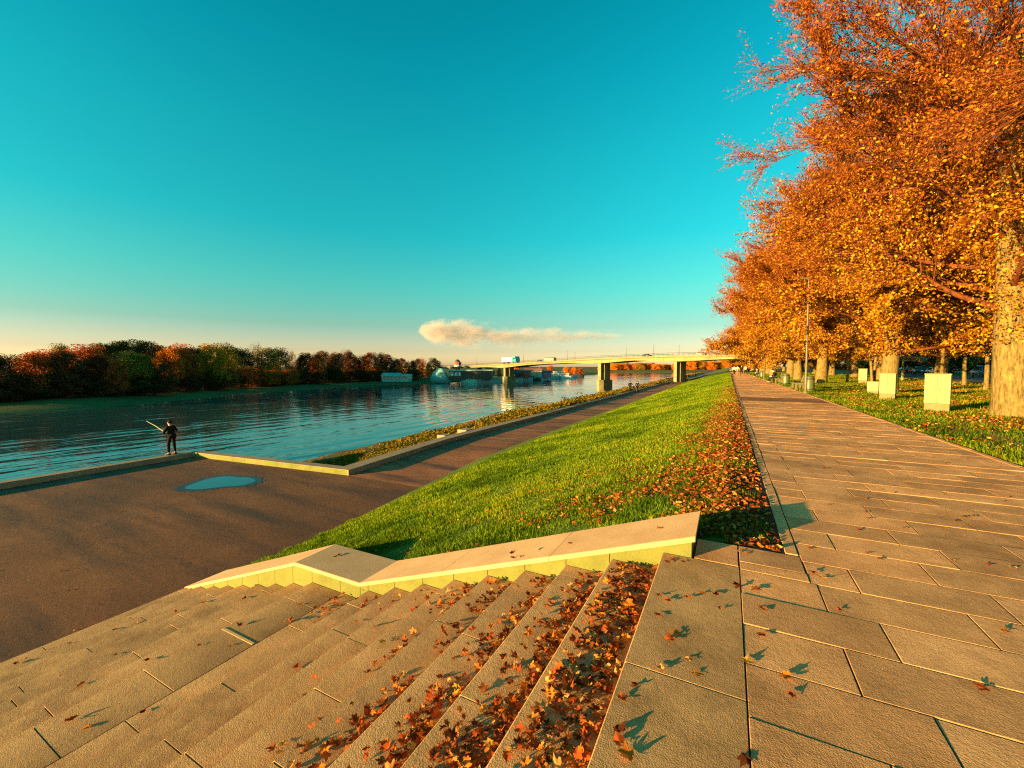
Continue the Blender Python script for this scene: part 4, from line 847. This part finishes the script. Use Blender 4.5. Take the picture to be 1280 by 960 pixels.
for i in range(6): mb = MB(); mb.box((-20.5+i*2.4)*k, (-18.5+i*2.4)*k, .2, .297, .4*k, 5.2*k); mb.build('window', M['white'] if i % 2 else M['teal'], t)
q = at_d(550, 180, -4); k = fdim(180); t = thing('rock_mound', 'grey-green rubble mound at the left end of the pavilion', 'mound', q)
mb = MB(); mb.loft([[(math.cos(a)*r*k*(1+.15*math.sin(a*3+z)), math.sin(a)*r*k*.6, z*k) for a in np.linspace(0, 6.283, 13)[:-1]] for r, z in ((15, -4), (12, 4), (9, 9), (5, 13), (1, 14))], True); mb.build('mound', M['teal'], t, True)
q = at_d(572, 230, -2); k = fdim(230); t = thing('lookout_tower', 'red and white lookout tower rising behind the pavilion', 'tower', q)
mb = MB(); mb.lathe([(3.2*k, -2), (3.0*k, 6*k)], 10); mb.build('shaft', M['roofred'], t); mb = MB(); mb.lathe([(3.6*k, 6*k), (4.2*k, 8*k), (4.2*k, 10*k)], 10); mb.build('balcony', M['white'], t); mb = MB(); mb.lathe([(4.6*k, 10*k), (4.8*k, 13*k), (3.0*k, 14*k)], 10); mb.build('lantern', M['brickred'], t); mb = MB(); mb.lathe([(3.4*k, 14*k), (2.2*k, 16*k), (.2*k, 17*k)], 10); mb.build('roof', M['dark'], t)
P0, P1 = Vector(at_d(596, 175, 0)), Vector(at_d(722, 262, 0))
tag(wall_poly('quay_wall', [(P0.x, P0.y), (P0.lerp(P1, .5).x+1, P0.lerp(P1, .5).y), (P1.x, P1.y)], 9, ZW-1, ZW+1.6, '', '', 1, M['teal']), 'turquoise-grey quay wall along the far water\'s edge beneath the bridge', 'quay')
for i, (px, dd, h, w, m, r_, lb) in enumerate(((652, 205, 4.2, 8, 'brickred', 'dark', 'red waterfront hut on the far quay under the bridge'), (666, 214, 4.6, 9, 'plaster', 'roofred', 'cream waterfront house on the far quay'), (680, 222, 3.6, 8, 'car_blue', 'dark', 'blue waterfront shed on the far quay beside the white boat'), (640, 200, 3.6, 6, 'dark', 'dark', 'black waterfront shed just right of the far pier'))):
    q = at_d(px, dd, ZW+1.4); t = thing('waterfront_house', lb, 'house', q, R(20)); mb = MB(); mb.box(-w/2, w/2, 0, 5, 0, h*.7); mb.build('wall', M[m], t); mb = MB(); mb.prism([(-.3, h*.7+.01), (5.3, h*.7+.01), (2.5, h)], 'x', -w/2-.3, w/2+.3); mb.build('roof', M[r_], t)
    for s in (-.25, .2): mb = MB(); mb.box(w*s-.4, w*s+.4, -.05, -.003, 1, 2); mb.build('window', M['glass'], t)
for i, px in enumerate((600, 612, 624, 636, 646, 660, 674, 688)):
    q = at_d(px, 196+i*8, -4.0); far_tree((0, 2, 1)[i % 3], ('brown', 'rust', 'rust', 'brown', 'orange')[i % 5], q, 5.2+.8*math.sin(i*2), i, 'autumn tree behind the far quay and its sheds', 'autumn trees behind the far quay')
for i, px in enumerate((708, 717, 725)):
    q = at_d(px, 300, -5.0); far_tree(2, 'orange' if i < 2 else 'rust', q, 6.0-.4*i, i, 'orange tree on the point beyond the white boat', 'orange trees on the point', 1.3)
def ship(px, dd, L, H, label, white=True, rz=R(24)):
    t = thing('river_boat', label, 'boat', at_d(px, dd, ZW), rz); W = L*.2
    mb = MB(); st = [(-.5, .75, .05), (-.35, .95, 0), (.2, 1, 0), (.4, .65, .06), (.5, .05, .16)]
    mb.loft([[(u*L, -w*W/2, H*(.30+s)), (u*L, -w*W/2*.8, -.3), (u*L, w*W/2*.8, -.3), (u*L, w*W/2, H*(.30+s))] for u, w, s in st], True); mb.build('hull', M['white' if white else 'dark'], t)
    if white:
        mb = MB(); mb.box(-.44*L, .30*L, -W*.4, W*.4, H*.302, H*.62, .05); mb.build('lower_cabin', M['white'], t); mb = MB(); mb.box(-.36*L, .12*L, -W*.34, W*.34, H*.64, H*.86, .05); mb.build('upper_cabin', M['white'], t)
        mb = MB(); mb.box(-.46*L, .32*L, -W*.43, W*.43, H*.622, H*.638); mb.build('deck', M['white'], t); mb = MB(); mb.box(-.38*L, .15*L, -W*.37, W*.37, H*.862, H*.90); mb.build('roof', M['white'], t)
        mb = MB(); mb.tube([(.02*L, 0, H*.9), (.02*L, 0, H*1.15)], .06, 5); mb.build('mast', M['dark'], t)
        for z0, z1, w, xs in ((.42, .55, .4, np.linspace(-.40, .26, 10)), (.70, .80, .34, np.linspace(-.33, .09, 7))):
            for x in xs: mb = MB(); mb.box((x-.022)*L, (x+.022)*L, -W*w-.03, -W*w-.003, H*z0, H*z1); mb.build('window', M['glass'], t)
    else:
        mb = MB(); mb.box(-.2*L, .15*L, -W*.3, W*.3, H*.302, H*.8, .03); mb.build('cabin', M['dark'], t)
    return t
ship(702, 242, 13.5, 4.6, 'white two-deck river boat moored at the far quay'); ship(722, 285, 9, 3.0, 'dark boat moored past the white one, under the orange point', False); ship(664, 214, 10, 2.6, 'dark barge moored at the quay left of the white boat', False)
ship(685, 193, 2.4, 1.0, 'tiny dark motorboat out on the open water', False, R(10))
for i, (px, py) in enumerate(((703, 497), (706, 497.5), (722, 492), (727, 491.5))):
    d_ = 7.1*519/(py-458); t = thing('duck', 'dark duck swimming on the river', 'duck', at_d(px, d_, ZW), i, 'ducks on the river')
    skin_mesh('body', [[(-.28, 0, .10, .03), (-.12, 0, .06, .12), (.10, 0, .07, .12), (.22, 0, .18, .05), (.26, 0, .28, .06), (.36, 0, .27, .02)]], M['c_brown'], t, 1)

# ------------------------------------------------------------------ grass, weeds, leaf litter
def vnoise(x, y, s, seed=0):
    g = np.random.default_rng(seed); T = g.uniform(0, 1, (64, 64)); x = x/s; y = y/s; xi = np.floor(x).astype(int); yi = np.floor(y).astype(int); fx = x-xi; fy = y-yi; fx = fx*fx*(3-2*fx); fy = fy*fy*(3-2*fy)
    q = lambda a, b: T[a % 64, b % 64]
    return (q(xi, yi)*(1-fx)+q(xi+1, yi)*fx)*(1-fy)+(q(xi, yi+1)*(1-fx)+q(xi+1, yi+1)*fx)*fy
def blades(name, X, Y, Z, hgt, wid, col, mat, lean=.5, g=rng):
    n = len(X); a = g.uniform(0, 6.283, n); l = g.uniform(0, lean, n)*hgt; la = g.uniform(0, 6.283, n); B0 = np.stack([X, Y, Z], 1); w = np.stack([np.cos(a), np.sin(a), 0*a], 1)*wid[:, None]
    tip = B0+np.stack([np.cos(la)*l, np.sin(la)*l, hgt], 1); mid = B0+(tip-B0)*np.array([.35, .35, .6])
    V = np.stack([B0-w, B0+w, mid+w*.7, tip], 1).reshape(-1, 3); V2 = np.arange(n*4).reshape(n, 4)
    o = np_mesh(name, V, V2, mat, cols=np.repeat(col, 4, 0)); o['kind'] = 'stuff'; return o
GP = np.array([(.065, .12, .006), (.105, .18, .008), (.16, .225, .010), (.22, .25, .014), (.045, .08, .006)])
def grass_cols(X, Y, n, seed):
    p = np.clip(vnoise(X, Y, 1.6, seed)*.65+vnoise(X, Y, .35, seed+1)*.35+rng.normal(size=n)*.12, 0, .999); i = (p*4).astype(int); c = GP[[4, 0, 1, 2, 3]][np.clip((p*5).astype(int), 0, 4)]; return c*.98*(1+rng.uniform(-.3, .3, n))[:, None]
n = 420000; Y = 4.2*(110/4.2)**rng.uniform(0, 1, n)**.95; U = rng.uniform(0, 1, n); xb = np.interp(Y, [t[0] for t in BASE], [t[1] for t in BASE]); X = xb-.06+(.45-xb)*U
k = (X > -8.5) & ~((Y < 4.45) & (X > -8.5) & (X < -.0)); X, Y = X[k], Y[k]; n = len(X); D = np.hypot(X, Y)
cl = vnoise(X, Y, .28, 5)
o = blades('grass', X, Y, lawn_z(X, Y)-.01, (.03+.05*cl)*(1+D/45)*rng.uniform(.6, 1.3, n), .0022+D*.00055, grass_cols(X, Y, n, 3), M['grass']); tag(o, 'short sunlit green grass covering the sloping lawn', 'grass')
n = 190000; Y = 5*(120/5)**rng.uniform(0, 1, n); X = fP(Y)+.06+(rng.uniform(0, 1, n)**1.5)*17; k = vnoise(X, Y, 1.1, 8)+.35*vnoise(X, Y, .3, 9)-.018*(X-5)+rng.normal(size=n)*.1 > .42; X, Y = X[k], Y[k]; n = len(X); D = np.hypot(X, Y)
o = blades('grass', X, Y, np.full(n, -.05), (.05+.06*vnoise(X, Y, .3, 4))*(1+D/60)*rng.uniform(.6, 1.3, n), .0025+D*.0005, grass_cols(X, Y, n, 13)*.85, M['grass']); tag(o, 'patchy green grass of the verge under the lindens', 'grass')
# weeds on the river bank
n = 70000; Y = 11*(260/11)**rng.uniform(0, 1, n); X = np.interp(Y, [t[0] for t in KERB], [t[1] for t in KERB])-.75-rng.uniform(0, 1, n)**1.3*6.0; cl = vnoise(X*.6, Y*.35, 1.0, 21)*.6+vnoise(X, Y, .5, 22)*.4
near = np.clip((Y-15)/14, .12, 1); hz = near*(.15+.95*np.clip(cl-.22, 0, 1)); Z = -2.45-np.clip(-X-13.6, 0, 7)*.16+rng.uniform(0, 1, n)*hz
WP = [(3, (.055, .085, .010)), (2, (.10, .11, .014)), (2, (.22, .14, .018)), (1.5, (.26, .10, .014)), (1, (.035, .045, .010))]
Vq, Fq, Cq = leaf_quads(np.stack([X, Y, Z], 1), 1.0, WP, rng); D = np.repeat(np.hypot(X, Y), 4); cen_ = np.repeat(np.stack([X, Y, Z], 1), 4, 0); Vq = cen_+(Vq-cen_)*(.06+D*.0022)[:, None]
tone = np.repeat(vnoise(X, Y*.3, 1.6, 31), 4)[:, None]; Cq = Cq*(1-tone*.5)+np.array([.20, .12, .015])*tone*.5
o = np_mesh('weeds', Vq, Fq, M['grass'], cols=Cq); tag(o, 'rough green and rusty weeds along the river bank behind the kerb', 'weeds', kind='stuff')
DL = [(3, (.30, .085, .014)), (2.5, (.20, .045, .012)), (1.2, (.42, .18, .05)), (2.5, (.10, .028, .010)), (.6, (.46, .24, .07))]
def litter(name, X, Y, Z, size, label, pal=DL, flat=-.6):
    Vq, Fq, Cq = leaf_quads(np.stack([X, Y, Z], 1), 1.0, pal, rng, 0, .3); c = np.repeat(np.stack([X, Y, Z], 1), 4, 0); d = Vq-c; d[:, 2] *= .55; Vq = c+d*np.repeat(size, 4)[:, None]
    o = np_mesh(name, Vq, Fq, M['dead_leaf'], cols=Cq); tag(o, label, 'leaf litter', kind='stuff')
n = 46000; Y = 4.2*(90/4.2)**rng.uniform(0, 1, n); U = rng.exponential(1.0, n)*(.9+.5*(Y < 9)); X = .43-U*np.interp(Y, [4, 9, 20, 60], [1.15, .62, .36, .34]); k = (X > -6.5) & (vnoise(X, Y, .5, 41)+rng.uniform(-.25, .25, n)+.25*(X > -.6) > .42+.03*np.clip(-X, 0, 6)) & ~((Y < 4.45) & (X < 0)); X, Y = X[k], Y[k]
litter('leaf_litter', X, Y, lawn_z(X, Y)+.02+rng.uniform(0, .045, len(X)), .032+np.hypot(X, Y)*.0012+rng.uniform(0, .022, len(X)), 'orange and brown leaves strewn over the crest of the lawn')
n = 90000; Y = 5*(130/5)**rng.uniform(0, 1, n); X = fP(Y)+.05+rng.uniform(0, 1, n)*17; k = (vnoise(X, Y, 1.0, 51)+rng.uniform(-.3, .3, n)+.05*(X-5) > .43); X, Y = X[k], Y[k]
litter('leaf_litter', X, Y, -.02+rng.uniform(0, .05, len(X)), .04+np.hypot(X, Y)*.0014+rng.uniform(0, .025, len(X)), 'golden and brown leaves carpeting the verge under the lindens', DL+[(3, (.50, .24, .03))])

# fallen maple leaves on the stairs and the paving
def maple(seed):
    g = np.random.default_rng(seed); lob = [(90, 1.0), (38, .86), (142, .86), (-12, .55), (192, .55)]; pts = []
    ang = np.linspace(-90, 270, 41)[:-1]; rad = []
    for a in ang:
        v = .30
        for c, l in lob:
            d = abs((a-c+180) % 360-180); v = max(v, l*(1-d/34.0)**.8*.92 if d < 34 else 0, l*.74*(1-(d/46)**2) if d < 46 else 0)
        if abs((a+90+180) % 360-180) < 12: v = .12
        rad.append(v*(1+g.uniform(-.16, .16))+.05*(g.uniform()-.5))
    V = [(0, 0, 0)]
    for f in (.5, 1.0): V += [(math.cos(R(a))*r*f, math.sin(R(a))*r*f, 0) for a, r in zip(ang, rad)]
    V = np.array(V)*.5; V[1:, :2] *= (1+g.uniform(-.10, .10, len(V)-1))[:, None]; V[:, 0] *= g.uniform(.62, 1.05); cx, cy, cw = g.uniform(-.4, 1.1), g.uniform(-.3, .6), g.uniform(.10, .34); ph = g.uniform(0, 6.28)
    r = np.hypot(V[:, 0], V[:, 1]); a = np.arctan2(V[:, 1], V[:, 0]); V[:, 2] = cx*V[:, 0]**2*1.0+cy*V[:, 1]**2*1.0+cw*r*np.sin(a*3+ph)*.6+.05*r*np.cos(a*5+ph)
    n = 40; F = [(0, 1+i, 1+(i+1) % n) for i in range(n)]+[(1+i, 1+n+i, 1+n+(i+1) % n) for i in range(n)]+[(1+i, 1+n+(i+1) % n, 1+(i+1) % n) for i in range(n)]
    V[:, 2] -= V[:, 2].min(); b = len(V); st = np.array([(0, -.03, V[0, 2]), (.012, -.03, V[0, 2]), (.05, -.42, V[0, 2]+.03), (.04, -.42, V[0, 2]+.03)]); V = np.concatenate([V, st]); F += [(b, b+1, b+2), (b, b+2, b+3)]
    return V, np.array(F)
SH = [maple(200+i) for i in range(14)]
LC5 = [('rust red', (.30, .062, .014), 3.4), ('orange', (.46, .15, .02), 2.4), ('dark brown', (.10, .028, .011), 2.4), ('tan', (.50, .25, .07), 1.5), ('brown', (.22, .066, .018), 2.8), ('yellow', (.42, .24, .035), .3)]
spots_ = []       # x, y, z, size, place
def tread_z(k): return -RU*k
DRIFT = [(1, .9, 3.70, .9, 900), (2, .9, 3.70, .60, 1050), (2, 1.0, 1.8, .76, 350), (3, 2.3, 3.68, .55, 900), (3, 1.1, 2.25, .58, 950), (4, 3.05, 3.68, .7, 480), (4, 2.45, 2.9, .45, 600), (4, 1.4, 2.2, .58, 700), (5, 3.0, 3.68, .7, 480), (5, 2.2, 2.8, .42, 450), (5, 1.5, 1.8, .4, 400), (6, 1.9, 2.2, .4, 250), (6, 3.2, 3.68, .6, 300), (6, 2.5, 2.9, .4, 180), (7, 3.25, 3.68, .6, 240), (8, 3.35, 3.68, .6, 200), (9, 3.1, 3.68, 1.0, 110), (9, 2.6, 3.6, 1.0, 8)]
g_l = np.random.default_rng(77)
for k, ya, yb, fr, den in DRIFT:
    w = TU*fr if k < 9 else .55; xb_ = -.47-TU*(k-1); m = int((yb-ya)*w*den)
    for _ in range(m):
        yy = g_l.uniform(ya, min(yb, 3.655)); xx = xb_-.03-abs(g_l.normal())*w*.55 if fr < .9 else xb_-.02-g_l.uniform(0, w-.03)
        if xx < xb_-(TU if k < 9 else 1.0)+.055 or vnoise(np.array([xx*2.5]), np.array([yy]), .16, 61)[0] < .27: continue
        spots_.append((xx, yy, tread_z(k)+g_l.uniform(.0, .035), g_l.uniform(.048, .092), 'drift'))
for px, py, sz in ((848, 793, .13), (840, 800, .09), (861, 826, .09), (868, 842, .10), (826, 838, .07), (775, 930, .14), (787, 945, .13), (772, 914, .12), (795, 858, .09), (776, 874, .09), (822, 744, .07), (836, 751, .07), (858, 747, .08), (880, 742, .07), (896, 744, .07), (820, 768, .08), (842, 700, .08), (855, 703, .06), (833, 703, .07), (900, 760, .05)):
    x_, y_ = gpt(px, py, 0); spots_.append((x_, y_, .004, sz, 'landing'))
for px, py, sz in ((928, 690, .09), (935, 692, .07), (1018, 716, .10), (1027, 722, .09), (924, 733, .10), (944, 736, .09), (951, 760, .09), (950, 793, .10), (934, 828, .12), (979, 845, .09), (991, 871, .09), (1050, 764, .07), (1083, 640, .07), (1085, 648, .06), (932, 948, .12), (1236, 706, .06), (1256, 790, .08), (1130, 660, .06), (1232, 862, .09), (1190, 700, .05), (1100, 612, .07), (1215, 645, .06)):
    x_, y_ = gpt(px, py, 0); spots_.append((x_, y_, .004, sz, 'paving'))
for px, py, k in ((300, 780, 9), (322, 730, 9), (388, 766, 9), (405, 760, 9), (370, 830, 7), (420, 875, 6), (398, 883, 6), (330, 880, 8), (325, 930, 8), (440, 830, 6), (335, 937, 8), (455, 946, 6), (640, 690, 2), (480, 800, 5), (430, 740, 8)):
    x_, y_ = gpt(px, py, tread_z(k)+.02); spots_.append((x_, y_, tread_z(k)+.006, .09, 'steps'))
for px, py, zz in ((100, 870, -2.0), (125, 868, -1.95), (85, 918, -1.7), (185, 838, -1.75), (20, 840, -2.35), (145, 797, -2.37), (220, 775, -2.2), (268, 772, -1.9), (30, 826, -2.37), (252, 745, -2.3), (360, 715, -1.62)):
    x_, y_ = gpt(px, py, zz); 
    zz = next((z for a, b, z in nose if a <= x_ <= b), ZL); x_, y_ = gpt(px, py, zz); zz2 = next((z for a, b, z in nose if a <= x_ <= b), ZL); spots_.append((x_, y_, zz2+.006, .10, 'steps'))
for px, py, zz in ((640, 683, -.27), (712, 655, -.02), (425, 693, -1.175), (420, 696, -1.175), (825, 655, .13), (650, 688, -.3)):
    x_, y_ = gpt(px, py, zz); spots_.append((x_, min(4.3, max(3.8, y_)), ztop(x_)+.004, .08, 'cap'))
for _ in range(60):
    y_ = g_l.uniform(-.5, 3.6); x_ = g_l.uniform(-8.2, -.6); zz = next((z for a, b, z in nose if a <= x_ <= b), None)
    if zz is not None: spots_.append((x_, y_, zz+.005, g_l.uniform(.06, .1), 'steps'))
for _ in range(90):
    x_, y_ = fP(9)*g_l.uniform(.15, 1), 4.2*(40/4.2)**g_l.uniform(0, 1); spots_.append((float(x_), y_, .004, g_l.uniform(.05, .09), 'paving'))
for _ in range(70):
    x_, y_ = g_l.uniform(-20, -8.6), g_l.uniform(-3, 14)
    if y_ < 10 or x_ > -11.8: spots_.append((x_, y_, ZL+.004, g_l.uniform(.05, .10), 'path'))
spots_.sort(key=lambda s: math.dist(s[:3], (0, 0, 1.6))/s[3]); MESH = {}
WHERE = {'drift': ('in the drift of leaves heaped on the upper steps', 'leaves drifted on the upper steps'), 'landing': ('lying on the top slab of the staircase', 'leaves on the top slab of the staircase'), 'paving': ('lying on the promenade paving', 'leaves on the promenade paving'), 'steps': ('lying apart on the bare stone steps', 'stray leaves on the bare steps'), 'path': ('lying on the dark asphalt of the lower platform', 'leaves on the lower platform'), 'cap': ('lying on the cap stones of the parapet', 'leaves on the parapet')}
wts = np.array([c[2] for c in LC5]); RV = []; RF = []; RC = []; nb = 0; nind = 0
for x_, y_, z_, sz, pl in spots_:
    si = int(g_l.integers(len(SH))); ci = int(g_l.choice(len(LC5), p=wts/wts.sum())); tl = .42 if pl == 'drift' else .07
    e = Euler((g_l.normal()*tl*.7, g_l.normal()*tl*.7, g_l.uniform(0, 6.283)))
    if nind < 290:
        key = (si, ci)
        if key not in MESH:
            V, F = SH[si]; k = 1+g_l.uniform(-.15, .15, len(V))[:, None]; MESH[key] = np_mesh('maple_leaf', V, F, M['dead_leaf'], cols=np.array(LC5[ci][1])*k, link=False)
        o = bpy.data.objects.new('maple_leaf', MESH[key]); COL.objects.link(o); o.location = (x_, y_, z_); o.rotation_euler = e; kz = sz*(1.2 if pl == 'drift' else 1.0); o.scale = (kz, kz*g_l.uniform(.75, 1.1), kz*(1 if pl == 'drift' else .7)); nind += 1
        tag(o, 'curled %s maple leaf %s' % (LC5[ci][0], WHERE[pl][0]), 'fallen leaf', '%s %s' % (LC5[ci][0], WHERE[pl][1]))
    else:
        V, F = SH[si]; m = np.array(e.to_matrix()); RV.append((V*sz*1.25)@m.T+np.array([x_, y_, z_])); RF.append(F+nb); nb += len(V); RC.append(np.array(LC5[ci][1])*(1+g_l.uniform(-.15, .15, len(V)))[:, None])
o = np_mesh('fallen_leaves', np.concatenate(RV), np.concatenate(RF), M['dead_leaf'], cols=np.concatenate(RC)); tag(o, 'smaller brown leaves heaped and strewn over the lower treads and paving', 'leaf litter', kind='stuff')

# ------------------------------------------------------------------ the one cloud low over the bridge
def cloud():
    D = 2600; k = D/519; w, h, dp = 250*k, 46*k, 300; c = at_d(652, D, 1.6+41*k)
    mb = MB(); mb.box(-w/2, w/2, -dp/2, dp/2, -h/2, h/2); m, nt, b = new_mat('cloud_vapour'); nt.nodes.remove(b); out = nt.nodes['Material Output']
    v = nt.nodes.new('ShaderNodeTexCoord').outputs['Generated']; sp = nt.nodes.new('ShaderNodeSeparateXYZ'); nt.links.new(v, sp.inputs[0]); X, Yc, Zc = sp.outputs
    ob = nt.nodes.new('ShaderNodeTexCoord').outputs['Object']; mp = nt.nodes.new('ShaderNodeMapping'); mp.inputs['Scale'].default_value = (.55, 1, 1); nt.links.new(ob, mp.inputs[0]); nz = noise(nt, mp.outputs[0], .013, 6, .65)
    nm = lambda op, a, b_=0.0: mathn(nt, op, a, b_)
    half = nt.nodes.new('ShaderNodeFloatCurve'); cv = half.mapping.curves[0]; cv.points[0].location = (0, .0); cv.points[1].location = (1, .0)
    for p in ((.03, .26), (.09, .38), (.18, .42), (.28, .36), (.42, .28), (.6, .24), (.75, .18), (.92, .10)): cv.points.new(*p)
    half.mapping.update(); nt.links.new(X, half.inputs['Value'])
    mid = nt.nodes.new('ShaderNodeFloatCurve'); cv = mid.mapping.curves[0]; cv.points[0].location = (0, .52); cv.points[1].location = (1, .42)
    for p in ((.1, .55), (.25, .48), (.5, .40), (.8, .42)): cv.points.new(*p)
    mid.mapping.update(); nt.links.new(X, mid.inputs['Value'])
    dz = nm('DIVIDE', nm('ABSOLUTE', nm('SUBTRACT', Zc, mid.outputs[0])), nm('ADD', half.outputs[0], .001)); dy = nm('MULTIPLY', nm('ABSOLUTE', nm('SUBTRACT', Yc, .5)), 2.0)
    f = nm('SUBTRACT', 1.0, nm('SQRT', nm('ADD', nm('MULTIPLY', dz, dz), nm('MULTIPLY', dy, dy)))); f = nm('ADD', f, nm('MULTIPLY', nm('SUBTRACT', nz, .56), 3.4))
    den = nm('MULTIPLY', nm('MINIMUM', nm('MAXIMUM', f, 0.0), .6), nm('SUBTRACT', .026, nm('MULTIPLY', X, .021)))
    pv = nt.nodes.new('ShaderNodeVolumePrincipled'); pv.inputs['Color'].default_value = (.80, .72, .69, 1); pv.inputs['Anisotropy'].default_value = .1; nt.links.new(den, pv.inputs['Density']); nt.links.new(pv.outputs[0], out.inputs['Volume'])
    o = mb.build('cloud', m); o.location = c; o.rotation_euler = (0, 0, R(27.5)+math.atan(-12/519)); tag(o, 'single long cloud low over the bridge, bright at its left end and grey towards the right', 'cloud', kind='stuff')
cloud(); scene.cycles.volume_step_rate = 1.0; scene.cycles.volume_max_steps = 128
